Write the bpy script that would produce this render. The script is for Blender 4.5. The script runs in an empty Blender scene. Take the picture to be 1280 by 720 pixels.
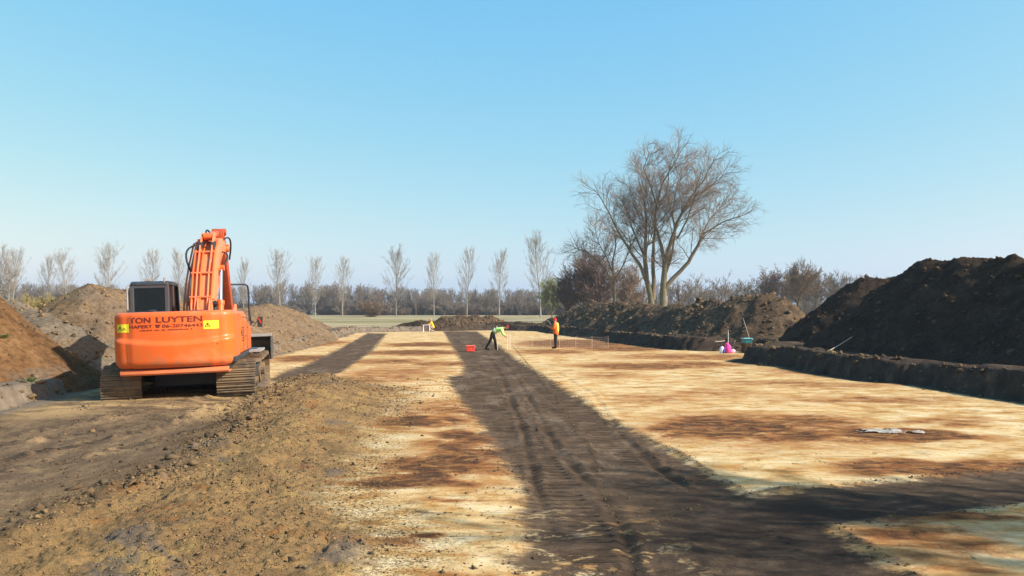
import bpy, bmesh, math, random
import numpy as np
from mathutils import Vector, Matrix, Euler

SC = bpy.context.scene
COL = SC.collection
R = math.radians
CAM_H = 2.2

# ------------------------------------------------------------------ helpers
def at(px, py, z=0.0):
    """ground point (height z) seen at a pixel of the 1280x720 photograph"""
    Y = (CAM_H - z) * 1000.0 / (py - 388.0)
    return ((px - 640.0) * Y / 1000.0, Y)

def up(py, Y):
    return CAM_H + (388.0 - py) * Y / 1000.0

def tag(o, label=None, cat=None, group=None, kind=None):
    if label: o['label'] = label
    if cat: o['category'] = cat
    if group: o['group'] = group
    if kind: o['kind'] = kind
    return o

def empty(name, loc=(0, 0, 0), rz=0.0, parent=None):
    o = bpy.data.objects.new(name, None)
    o.empty_display_size = 0.3
    COL.objects.link(o)
    o.location = loc
    o.rotation_euler = (0, 0, rz)
    if parent: o.parent = parent
    return o

def link_mesh(name, me, mats=None, parent=None):
    if mats is not None:
        for m in (mats if isinstance(mats, (list, tuple)) else [mats]):
            me.materials.append(m)
    o = bpy.data.objects.new(name, me)
    COL.objects.link(o)
    if parent: o.parent = parent
    return o

def np_mesh(name, co, faces_flat, loop_tot, smooth=False):
    me = bpy.data.meshes.new(name)
    co = np.asarray(co, dtype=np.float32)
    faces_flat = np.asarray(faces_flat, dtype=np.int32)
    loop_tot = np.asarray(loop_tot, dtype=np.int32)
    me.vertices.add(len(co)); me.vertices.foreach_set('co', co.ravel())
    me.loops.add(len(faces_flat)); me.loops.foreach_set('vertex_index', faces_flat)
    me.polygons.add(len(loop_tot))
    st = np.concatenate(([0], np.cumsum(loop_tot)[:-1])).astype(np.int32)
    me.polygons.foreach_set('loop_start', st)
    me.polygons.foreach_set('loop_total', loop_tot)
    me.update(calc_edges=True)
    if smooth:
        me.polygons.foreach_set('use_smooth', np.ones(len(loop_tot), dtype=bool))
    me.validate()
    return me

def fattr(me, name, arr):
    a = me.attributes.new(name, 'FLOAT', 'POINT')
    a.data.foreach_set('value', np.asarray(arr, dtype=np.float32).ravel())

# ---- noise
def _hash(ix, iy, seed):
    h = (ix.astype(np.int64) * 374761393 + iy.astype(np.int64) * 668265263 + seed * 974634777) & 0xFFFFFFFF
    h = ((h ^ (h >> 13)) * 1274126177) & 0xFFFFFFFF
    h = (h ^ (h >> 16)) & 0xFFFFFFFF
    return h / 4294967295.0

def vnoise(x, y, seed=0):
    ix = np.floor(x); iy = np.floor(y)
    fx = x - ix; fy = y - iy
    fx = fx * fx * fx * (fx * (fx * 6 - 15) + 10); fy = fy * fy * fy * (fy * (fy * 6 - 15) + 10)
    a = _hash(ix, iy, seed); b = _hash(ix + 1, iy, seed)
    c = _hash(ix, iy + 1, seed); d = _hash(ix + 1, iy + 1, seed)
    return (a + (b - a) * fx) * (1 - fy) + (c + (d - c) * fx) * fy

def fbm(x, y, octv=4, seed=0, gain=0.5):
    s = 0.0; amp = 1.0; tot = 0.0
    for i in range(octv):
        s = s + amp * (vnoise(x, y, seed + i * 17) - 0.5) * 2
        tot += amp; amp *= gain
        x = x * 2.03 + 11.3; y = y * 2.03 - 7.7
    return s / tot

def sstep(a, b, x):
    t = np.clip((x - a) / (b - a), 0, 1)
    return t * t * (3 - 2 * t)

def sdpoly(X, Y, P):
    """signed distance to polygon, positive inside"""
    d = np.full(X.shape, 1e9); ins = np.zeros(X.shape, bool)
    n = len(P)
    for i in range(n):
        x0, y0 = P[i]; x1, y1 = P[(i + 1) % n]
        ex, ey = x1 - x0, y1 - y0
        t = np.clip(((X - x0) * ex + (Y - y0) * ey) / (ex * ex + ey * ey + 1e-12), 0, 1)
        d = np.minimum(d, np.hypot(X - x0 - t * ex, Y - y0 - t * ey))
        if y0 != y1:
            c = ((y0 > Y) != (y1 > Y)) & (X < (x1 - x0) * (Y - y0) / (y1 - y0) + x0)
            ins ^= c
    return np.where(ins, d, -d)

def dline(X, Y, P):
    d = np.full(X.shape, 1e9)
    for (x0, y0), (x1, y1) in zip(P[:-1], P[1:]):
        ex, ey = x1 - x0, y1 - y0
        t = np.clip(((X - x0) * ex + (Y - y0) * ey) / (ex * ex + ey * ey + 1e-12), 0, 1)
        d = np.minimum(d, np.hypot(X - x0 - t * ex, Y - y0 - t * ey))
    return d

# ---- mesh builder
class MB:
    def __init__(s): s.v = []; s.f = []; s.m = []; s.mi = 0
    def add(s, vs, fs):
        o = len(s.v); s.v += [tuple(p) for p in vs]
        for f in fs:
            s.f.append([i + o for i in f]); s.m.append(s.mi)
        return s
    def box(s, c, d, rot=None):
        x, y, z = d[0] / 2, d[1] / 2, d[2] / 2
        vs = [Vector((i * x, j * y, k * z)) for i in (-1, 1) for j in (-1, 1) for k in (-1, 1)]
        if rot is not None:
            M = Euler(rot).to_matrix(); vs = [M @ v for v in vs]
        vs = [v + Vector(c) for v in vs]
        return s.add(vs, [(0, 1, 3, 2), (4, 6, 7, 5), (0, 4, 5, 1), (2, 3, 7, 6), (0, 2, 6, 4), (1, 5, 7, 3)])
    def tube(s, pts, r, n=8, cap=True):
        pts = [Vector(p) for p in pts]
        rs = r if isinstance(r, (list, tuple)) else [r] * len(pts)
        vs = []; fs = []; ref = None
        for i, p in enumerate(pts):
            t = (pts[min(i + 1, len(pts) - 1)] - pts[max(i - 1, 0)])
            t = t.normalized() if t.length > 1e-9 else Vector((0, 0, 1))
            if ref is None:
                ref = Vector((1, 0, 0)) if abs(t.x) < .8 else Vector((0, 1, 0))
            u = t.cross(ref)
            if u.length < 1e-6: u = t.cross(Vector((.3, .5, .8)))
            u.normalize(); w = t.cross(u); ref = w.cross(t) if False else ref
            for k in range(n):
                a = 2 * math.pi * k / n
                vs.append(p + (u * math.cos(a) + w * math.sin(a)) * rs[i])
        for i in range(len(pts) - 1):
            for k in range(n):
                a = i * n + k; b = i * n + (k + 1) % n
                fs.append((a, b, b + n, a + n))
        if cap:
            fs.append(tuple(range(n))[::-1]); fs.append(tuple(range((len(pts) - 1) * n, len(pts) * n)))
        return s.add(vs, fs)
    def prism(s, prof, x0, x1):
        """profile list of (y,z) swept along x"""
        n = len(prof)
        vs = [(x0, y, z) for y, z in prof] + [(x1, y, z) for y, z in prof]
        fs = [tuple(range(n)), tuple(range(n, 2 * n))[::-1]]
        for i in range(n):
            j = (i + 1) % n
            fs.append((i, i + n, j + n, j))
        return s.add(vs, fs)
    def blob(s, c, r, seg=10, ring=7):
        c = Vector(c); r = r if isinstance(r, (tuple, list)) else (r, r, r)
        vs = []; fs = []
        vs.append(c + Vector((0, 0, -r[2])))
        for i in range(1, ring):
            a = -math.pi / 2 + math.pi * i / ring
            for k in range(seg):
                b = 2 * math.pi * k / seg
                vs.append(c + Vector((r[0] * math.cos(a) * math.cos(b), r[1] * math.cos(a) * math.sin(b), r[2] * math.sin(a))))
        vs.append(c + Vector((0, 0, r[2])))
        for k in range(seg):
            fs.append((0, 1 + (k + 1) % seg, 1 + k))
            fs.append((len(vs) - 1, 1 + (ring - 2) * seg + k, 1 + (ring - 2) * seg + (k + 1) % seg))
        for i in range(ring - 2):
            for k in range(seg):
                a = 1 + i * seg + k; b = 1 + i * seg + (k + 1) % seg
                fs.append((a, b, b + seg, a + seg))
        return s.add(vs, fs)
    def build(s, name, mats, parent=None, bevel=0, smooth=None, seg=2):
        me = bpy.data.meshes.new(name)
        bm = bmesh.new()
        vs = [bm.verts.new(p) for p in s.v]
        for f, m in zip(s.f, s.m):
            try:
                fc = bm.faces.new([vs[i] for i in f]); fc.material_index = m
            except ValueError: pass
        bmesh.ops.recalc_face_normals(bm, faces=bm.faces)
        if bevel:
            es = [e for e in bm.edges if len(e.link_faces) == 2 and e.calc_face_angle(0) > R(28)]
            bmesh.ops.bevel(bm, geom=es, offset=bevel, segments=seg, affect='EDGES', profile=.5, clamp_overlap=True)
        if smooth is not None:
            for e in bm.edges:
                if len(e.link_faces) == 2: e.smooth = e.calc_face_angle(0) < R(smooth)
            for f in bm.faces: f.smooth = True
        bm.to_mesh(me); bm.free()
        return link_mesh(name, me, mats, parent)

# ---- materials
def nt_new(name):
    m = bpy.data.materials.new(name); m.use_nodes = True
    nt = m.node_tree
    return m, nt, nt.nodes['Principled BSDF']

class NB:
    """tiny node-graph helper"""
    def __init__(s, nt): s.nt = nt
    def n(s, t, **kw):
        nd = s.nt.nodes.new(t)
        for k, v in kw.items(): setattr(nd, k, v)
        return nd
    def lk(s, a, b): s.nt.links.new(a, b)
    def coords(s, kind='Object', scale=(1, 1, 1)):
        tc = s.n('ShaderNodeTexCoord'); mp = s.n('ShaderNodeMapping')
        mp.inputs['Scale'].default_value = scale
        s.lk(tc.outputs[kind], mp.inputs['Vector'])
        return mp.outputs['Vector']
    def noise(s, vec, scale, detail=4, rough=.55, dist=0.0, out='Fac'):
        nd = s.n('ShaderNodeTexNoise')
        nd.inputs['Scale'].default_value = scale; nd.inputs['Detail'].default_value = detail
        nd.inputs['Roughness'].default_value = rough; nd.inputs['Distortion'].default_value = dist
        if vec is not None: s.lk(vec, nd.inputs['Vector'])
        return nd.outputs[out]
    def vor(s, vec, scale, out='Distance', feature='F1'):
        nd = s.n('ShaderNodeTexVoronoi', feature=feature)
        nd.inputs['Scale'].default_value = scale
        if vec is not None: s.lk(vec, nd.inputs['Vector'])
        return nd.outputs[out]
    def attr(s, name):
        return s.n('ShaderNodeAttribute', attribute_name=name).outputs['Fac']
    def math(s, op, a, b=None, c=None, clamp=False):
        nd = s.n('ShaderNodeMath', operation=op); nd.use_clamp = clamp
        for i, q in enumerate((a, b, c)):
            if q is None: continue
            if isinstance(q, (int, float)): nd.inputs[i].default_value = q
            else: s.lk(q, nd.inputs[i])
        return nd.outputs[0]
    def mr(s, v, a, b, c=0.0, d=1.0, smooth=True):
        nd = s.n('ShaderNodeMapRange')
        nd.interpolation_type = 'SMOOTHSTEP' if smooth else 'LINEAR'
        s.lk(v, nd.inputs[0])
        for i, q in enumerate((a, b, c, d)): nd.inputs[i + 1].default_value = q
        return nd.outputs[0]
    def mix(s, f, a, b, mode='MIX'):
        nd = s.n('ShaderNodeMix', data_type='RGBA', blend_type=mode)
        for q, i in ((f, 0), (a, 6), (b, 7)):
            if isinstance(q, (int, float)): nd.inputs[i].default_value = q
            elif isinstance(q, tuple): nd.inputs[i].default_value = (q[0], q[1], q[2], 1)
            else: s.lk(q, nd.inputs[i])
        return nd.outputs[2]
    def ramp(s, f, stops):
        nd = s.n('ShaderNodeValToRGB'); cr = nd.color_ramp
        while len(cr.elements) < len(stops): cr.elements.new(.5)
        for e, (p, c) in zip(cr.elements, stops):
            e.position = p; e.color = (c[0], c[1], c[2], 1)
        s.lk(f, nd.inputs[0]); return nd.outputs[0]
    def bump(s, h, strength=.5, dist=.05, normal=None):
        nd = s.n('ShaderNodeBump'); nd.inputs['Strength'].default_value = strength
        nd.inputs['Distance'].default_value = dist
        s.lk(h, nd.inputs['Height'])
        if normal is not None: s.lk(normal, nd.inputs['Normal'])
        return nd.outputs[0]

def mat_plain(name, col, rough=.6, metal=0.0, var=.12, scale=6.0, spec=.5, dirt=None, coat=0.0, dirt_amt=(.5, .75)):
    m, nt, bs = nt_new(name); g = NB(nt)
    v = g.coords('Object')
    f = g.noise(v, scale, 5, .6)
    lo = tuple(c * (1 - var) for c in col); hi = tuple(min(1, c * (1 + var)) for c in col)
    c = g.ramp(f, [(.3, lo), (.7, hi)])
    if dirt:
        f2 = g.noise(v, scale * .45, 8, .7, .4)
        c = g.mix(g.mr(f2, dirt_amt[0], dirt_amt[1]), c, dirt)
        nt.links.new(g.mr(f2, dirt_amt[0], dirt_amt[1], rough, .9), bs.inputs['Roughness'])
    else:
        bs.inputs['Roughness'].default_value = rough
    nt.links.new(c, bs.inputs['Base Color'])
    bs.inputs['Metallic'].default_value = metal
    bs.inputs['Specular IOR Level'].default_value = spec
    if coat:
        bs.inputs['Coat Weight'].default_value = coat; bs.inputs['Coat Roughness'].default_value = .12
    return m
# ------------------------------------------------------------------ camera, sky, sun
SUN_AZ, SUN_EL = 109.0, 33.0
cam = bpy.data.cameras.new('camera'); camo = bpy.data.objects.new('camera', cam); COL.objects.link(camo)
camo.location = (0, 0, CAM_H); camo.rotation_euler = (R(90), 0, 0)
cam.sensor_width = 36.0; cam.lens = 28.125; cam.shift_y = 28.0 / 1280.0
cam.clip_start = .1; cam.clip_end = 8000
SC.camera = camo
w = bpy.data.worlds.new('World'); SC.world = w; w.use_nodes = True
wn = w.node_tree; bg = wn.nodes['Background']
sk = wn.nodes.new('ShaderNodeTexSky'); sk.sky_type = 'NISHITA'; sk.sun_disc = False
sk.sun_elevation = R(SUN_EL); sk.sun_rotation = R(SUN_AZ)
sk.altitude = 0; sk.air_density = 1.0; sk.dust_density = 1.35; sk.ozone_density = 1.0
sp_ = wn.nodes.new('ShaderNodeSeparateColor'); cb_ = wn.nodes.new('ShaderNodeCombineColor')
wn.links.new(sk.outputs[0], sp_.inputs[0])
for k_, (po_, ga_) in enumerate(((1.08, .87), (.485, 2.31), (.03, 5.1))):   # the phone's rendering of a clear cyan sky
    a_ = wn.nodes.new('ShaderNodeMath'); a_.operation = 'POWER'; a_.inputs[1].default_value = po_
    b_ = wn.nodes.new('ShaderNodeMath'); b_.operation = 'MULTIPLY'; b_.inputs[1].default_value = ga_
    wn.links.new(sp_.outputs[k_], a_.inputs[0]); wn.links.new(a_.outputs[0], b_.inputs[0]); wn.links.new(b_.outputs[0], cb_.inputs[k_])
wn.links.new(cb_.outputs[0], bg.inputs['Color']); bg.inputs['Strength'].default_value = .10
sl = bpy.data.lights.new('sun', 'SUN'); so = bpy.data.objects.new('sun', sl); COL.objects.link(so)
sl.energy = 5.0; sl.angle = R(.53); sl.color = (1, .93, .82)
d = Vector((math.sin(R(SUN_AZ)) * math.cos(R(SUN_EL)), math.cos(R(SUN_AZ)) * math.cos(R(SUN_EL)), math.sin(R(SUN_EL))))
so.rotation_euler = d.to_track_quat('Z', 'Y').to_euler(); so.location = (40, -20, 40)
SC.view_settings.view_transform = 'Standard'; SC.view_settings.look = 'None'
SC.view_settings.exposure = 0.75; SC.view_settings.gamma = 1.0
SC.render.engine = 'CYCLES'
SC.cycles.max_bounces = 6; SC.cycles.diffuse_bounces = 3; SC.cycles.transparent_max_bounces = 8
# ------------------------------------------------------------------ ground
FIELD = .6
PIT = [(-10.7, -6), (-10.75, 10), (-10.7, 16.6), (-10.85, 18.9), (-11.6, 21), (-12.4, 26), (-12.2, 32), (-12.2, 41), (-14.0, 60),
       (-15.9, 79), (-11.4, 84), (-6, 87), (-1, 88.5), (2.5, 86), (4.0, 78.6), (6.6, 61), (9.0, 45.2), (10.2, 43.9), (13.4, 43.6),
       (12.2, 38), (10.2, 34.6), (11.7, 24.4), (12.8, 19.8), (15.0, 9), (17.0, -6)]
def pp(lst, z=0.0): return [at(x, y, z) for x, y in lst]
TRACK_A = pp([(553, 414), (566, 436), (577, 455), (577, 467), (556, 470), (562, 485), (575, 503), (600, 535), (618, 565), (630, 592),
              (652, 606), (640, 640), (655, 668), (632, 690), (640, 790), (1260, 790), (1150, 720), (1082, 680), (1045, 657), (1100, 650), (1200, 641),
              (1280, 632), (1500, 608), (1500, 560), (1280, 583), (1200, 591), (1100, 600), (1000, 609), (935, 616), (900, 596), (850, 566), (760, 519),
              (694, 477), (644, 447), (622, 430), (597, 414)])
TRACK_B = pp([(458, 416.5), (484, 416.5), (464, 440), (432, 462), (402, 476), (385, 480), (330, 476), (345, 468), (382, 455), (424, 435)])
LANE = [(-12.5, 23), (-5.8, 20), (-5.1, 17.5), (-4.3, 13), (-4.0, 10.5), (-4.3, 8.8), (-4.2, 7.2), (-4.4, 4), (-12, 4)]
GROOVES = [pp([(622, 440), (650, 478), (680, 530), (697, 562), (730, 596), (765, 632), (784, 676), (800, 740)]), pp([(690, 462), (740, 492), (775, 540), (815, 578), (860, 609)]), pp([(600, 425), (628, 470), (655, 540), (668, 600), (690, 660)])]
MOUND_L = [(-7.2, 26), (-6.0, 21), (-5.6, 17.5), (-4.7, 13.0), (-4.35, 10.3), (-4.7, 8.7), (-4.6, 7.0), (-4.6, 0), (-4.5, -4)]
MOUND = MOUND_L + [(.2, -4), (-.8, 3), (-1.2, 6.6), (-1.15, 7.6), (-1.7, 8.6), (-2.2, 9.8), (-2.4, 12.8), (-2.7, 16), (-3.0, 19.5), (-3.3, 22.6), (-4.4, 24), (-5.6, 26)]
RIDGES = [pp([(425, 612), (560, 611), (700, 613), (790, 620)]), pp([(470, 502), (560, 500), (600, 502)]), pp([(520, 640), (610, 647), (660, 650)]),
          pp([(935, 616), (1000, 609), (1100, 600), (1200, 591), (1300, 582)]), pp([(935, 616), (900, 596), (850, 566), (800, 543)]),
          pp([(1045, 657), (1100, 650), (1200, 641), (1290, 630)]), pp([(1045, 657), (1082, 680), (1150, 720)]),
          pp([(640, 432), (690, 490), (740, 560), (760, 620), (785, 680), (800, 730)]), pp([(725, 500), (790, 550), (850, 590), (862, 605)]),
          pp([(780, 640), (815, 643), (860, 634), (880, 628)]), pp([(430, 590), (520, 596), (600, 588)])]
RUTS = [[(-10.2, 9), (-8.1, 12.6), (-6.3, 17.7)], [(-8.3, 8), (-6.6, 10.9), (-5.8, 14), (-5.6, 17)]]
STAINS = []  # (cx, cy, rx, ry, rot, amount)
def stain_and_shade(px, py, rx, ry, amt):
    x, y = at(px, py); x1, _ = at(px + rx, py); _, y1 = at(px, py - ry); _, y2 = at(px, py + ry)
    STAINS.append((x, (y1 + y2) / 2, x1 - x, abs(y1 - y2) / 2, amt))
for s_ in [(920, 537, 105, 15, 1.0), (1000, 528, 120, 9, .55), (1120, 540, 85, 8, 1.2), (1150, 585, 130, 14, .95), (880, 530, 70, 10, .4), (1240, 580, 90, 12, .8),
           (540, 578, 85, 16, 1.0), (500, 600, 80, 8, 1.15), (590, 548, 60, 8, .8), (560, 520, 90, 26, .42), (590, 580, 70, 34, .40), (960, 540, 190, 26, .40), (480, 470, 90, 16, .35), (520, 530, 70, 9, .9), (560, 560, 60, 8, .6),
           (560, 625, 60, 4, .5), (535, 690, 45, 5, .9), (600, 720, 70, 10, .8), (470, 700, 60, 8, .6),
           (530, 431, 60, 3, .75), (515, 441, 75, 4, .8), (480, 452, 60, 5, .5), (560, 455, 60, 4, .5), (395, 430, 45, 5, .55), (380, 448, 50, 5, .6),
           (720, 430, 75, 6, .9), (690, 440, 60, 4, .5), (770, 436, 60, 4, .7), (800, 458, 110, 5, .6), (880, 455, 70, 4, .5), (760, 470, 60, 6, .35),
           (1000, 480, 140, 7, .35), (1100, 500, 160, 8, .35), (900, 492, 80, 8, .3), (1180, 525, 90, 6, .4), (1200, 655, 110, 10, .7), (1180, 690, 160, 40, .38), (820, 500, 90, 10, .3), (1050, 466, 120, 8, .4), (860, 446, 120, 5, .45), (640, 500, 30, 10, .3)]:  # the broad faint near-right entry paints the shaded sand warmer and darker
    stain_and_shade(*s_)

def heights(X, Y):
    w1 = fbm(X * .35, Y * .35, 4, 3) ; w2 = fbm(X * 1.7, Y * 1.7, 3, 9)
    sd = sdpoly(X, Y, PIT) + .30 * w1 + .16 * fbm(X * .95, Y * .95, 3, 14) + .10 * w2
    inpit = sstep(-.02, .28, sd)
    far = sstep(95, 170, Y)
    side = sstep(-8, 10, X)
    lip = np.exp(-((sd + .5) / .9) ** 2)
    fz = FIELD - .15 + .16 * side + .12 * fbm(X * .12, Y * .12, 3, 21) * (1 - far) + lip * (.08 + .12 * w2 + .03 * side)
    fz = fz + (0.62 - fz) * far
    # ditch lines across the far field
    for yy, dd in ((128.0, .5), (165.0, .4)):
        fz = fz - dd * np.exp(-((Y - yy - X * .05) / 1.3) ** 2)
    z0 = .035 * w1 + .012 * fbm(X * 2.3, Y * 2.3, 3, 40)
    sdt = np.maximum(sdpoly(X, Y, TRACK_A), sdpoly(X, Y, TRACK_B))
    sdm = sdpoly(X, Y, MOUND) + .35 * fbm(X * .55, Y * .55, 3, 50) + .1 * w2
    mleft = dline(X, Y, MOUND_L)
    mh = sstep(-.15, 1.9, sdm)
    mz = mh * (.17 + .09 * fbm(X * .5, Y * .5, 3, 61) + .17 * np.exp(-((mleft - .55) / .6) ** 2) + .16 * sstep(15, 20, Y))
    mz = mz + sstep(-.2, .6, sdm) * (.05 * fbm(X * 2.2, Y * 2.2, 4, 64) + .075 * np.abs(fbm(X * 5, Y * 5, 4, 66, .65)) + .034 * fbm(X * 13, Y * 13, 2, 68))
    # windrow on the lane side of the mound: rougher, cloddy
    mz = mz + np.exp(-(mleft / .55) ** 2) * sstep(-.5, .1, sdm) * .16 * np.abs(fbm(X * 2.6, Y * 2.6, 4, 70))
    sdl = sdpoly(X, Y, LANE) + .25 * w1
    lane = sstep(-.3, .3, sdl)
    lz = .13 * lane + lane * (.014 * fbm(X * 1.4, Y * .7, 4, 77) + .006 * fbm(X * 7, Y * 7, 3, 78))
    for k, rr in enumerate(RUTS):
        dd = dline(X, Y, rr) + .10 * fbm(X * 1.1, Y * .8, 3, 90 + k)
        lz = lz + lane * (-.025 * np.exp(-(dd / .3) ** 2) + .07 * np.exp(-((dd - .42) / .13) ** 2) * sstep(.25, .8, vnoise(X * 1.3, Y * 1.3, 97 + k)) * (.2 + 2.2 * np.abs(fbm(X * 4, Y * 4, 3, 95))))
    # ground lifted under the machine and its surroundings
    lift = .15 * np.exp(-(((X + 7.9) / 3.2) ** 2 + ((Y - 19.9) / 4.5) ** 2) ** 2)
    rz = 0
    rid = np.full(X.shape, 9.0)
    for k, rr in enumerate(RIDGES):
        rid = np.minimum(rid, dline(X, Y, rr) + .04 * fbm(X * 2, Y * 2, 2, 120 + k))
    rz = .020 * np.exp(-(rid / .05) ** 2) * sstep(.35, .75, vnoise(X * 2.1, Y * 2.1, 5)) * (.4 + vnoise(X * 11, Y * 11, 6)) * sstep(60, 30, Y)
    pz = z0 - .03 * sstep(-.1, .25, sdt) + np.maximum(mz, 0) + np.maximum(lz * (1 - mh), 0) * 1.0 + lift + rz
    gv = np.full(X.shape, 9.0)
    for k, rr in enumerate(GROOVES):
        gv = np.minimum(gv, dline(X, Y, rr) + .07 * fbm(X * 1.3, Y * 1.3, 3, 140 + k) + .03)
    gq = (.45 + .55 * sstep(.3, .7, vnoise(X * .9, Y * .9, 12)))
    pz = pz + gq * (-.030 * np.exp(-(gv / .07) ** 2) + .026 * np.exp(-((gv - .15) / .05) ** 2) * (.3 + 1.2 * np.abs(fbm(X * 6, Y * 6, 3, 150)))) * sstep(55, 25, Y)
    heights.groove = np.exp(-(gv / .075) ** 2) * gq
    z = fz * (1 - inpit) + pz * inpit
    return z, sd, inpit, sdt, sdm, lane, rid, mh, mleft

def hz(x, y):
    return float(heights(np.array([float(x)]), np.array([float(y)]))[0][0])

def make_ground():
    rows = list(np.array([-120, -60, -30, -15, -8, -4, -1, 1.5, 3.0, 4.0]))
    # rows spaced so that each is about as deep as a picture line is high
    y = 4.6
    while y < 100:
        rows.append(y); y += max(.018, .00042 * y * y if y < 30 else min(.3, .0004 * y * y))
    while y < 1500:
        rows.append(y); y *= 1.035
    rows = np.array(rows)
    u = np.concatenate([np.linspace(-14, -3, 12), np.linspace(-2.8, -.86, 18), np.linspace(-.84, -.72, 12), np.linspace(-.71, .71, 560), np.linspace(.72, .84, 12), np.linspace(.86, 2.8, 18), np.linspace(3, 14, 12)])
    S = np.maximum(rows + 2.0, 5.0)
    X = np.clip(S[:, None] * u[None, :], -1500 + u[None, :], 1500 + u[None, :]); Y = np.repeat(rows[:, None], len(u), 1)
    z, sd, inpit, sdt, sdm, lane, rid, mh, mleft = heights(X, Y)
    ny, nx = X.shape
    co = np.stack([X, Y, z], -1).reshape(-1, 3)
    i = np.arange((ny - 1) * (nx - 1)); r = i // (nx - 1); c = i % (nx - 1)
    a = r * nx + c
    q = np.stack([a, a + 1, a + nx + 1, a + nx], -1)
    me = np_mesh('ground', co, q.ravel(), np.full(len(q), 4), True)
    fattr(me, 'pit', np.clip(sd, -3, 3)); fattr(me, 'track', np.clip(sdt, -3, 3)); fattr(me, 'mound', np.clip(sdm, -3, 3))
    rut = np.zeros(X.shape)
    for k, rr in enumerate(RUTS):
        dd = dline(X, Y, rr) + .10 * fbm(X * 1.1, Y * .8, 3, 90 + k)
        rut = np.maximum(rut, lane * np.exp(-((dd - .42) / .17) ** 2) - .9 * lane * np.exp(-(dd / .3) ** 2))
    fattr(me, 'rut', rut)
    fattr(me, 'groove', heights.groove)
    fattr(me, 'lane', lane); fattr(me, 'ridge', np.exp(-(rid / .045) ** 2) * sstep(60, 30, Y) * sstep(.3, .8, vnoise(X * 1.7, Y * 1.7, 8)))
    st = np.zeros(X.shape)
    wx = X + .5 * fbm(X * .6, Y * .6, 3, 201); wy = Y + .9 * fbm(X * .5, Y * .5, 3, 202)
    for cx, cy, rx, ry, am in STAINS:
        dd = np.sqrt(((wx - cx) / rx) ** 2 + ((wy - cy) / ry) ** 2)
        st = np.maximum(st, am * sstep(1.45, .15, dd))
    fattr(me, 'stain_and_shade', st)
    grass = sstep(-2.0, -5.0, sdpoly(X, Y, PIT) + 2.0 * fbm(X * .2, Y * .2, 3, 33))
    fattr(me, 'grass', grass)
    return me

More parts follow.
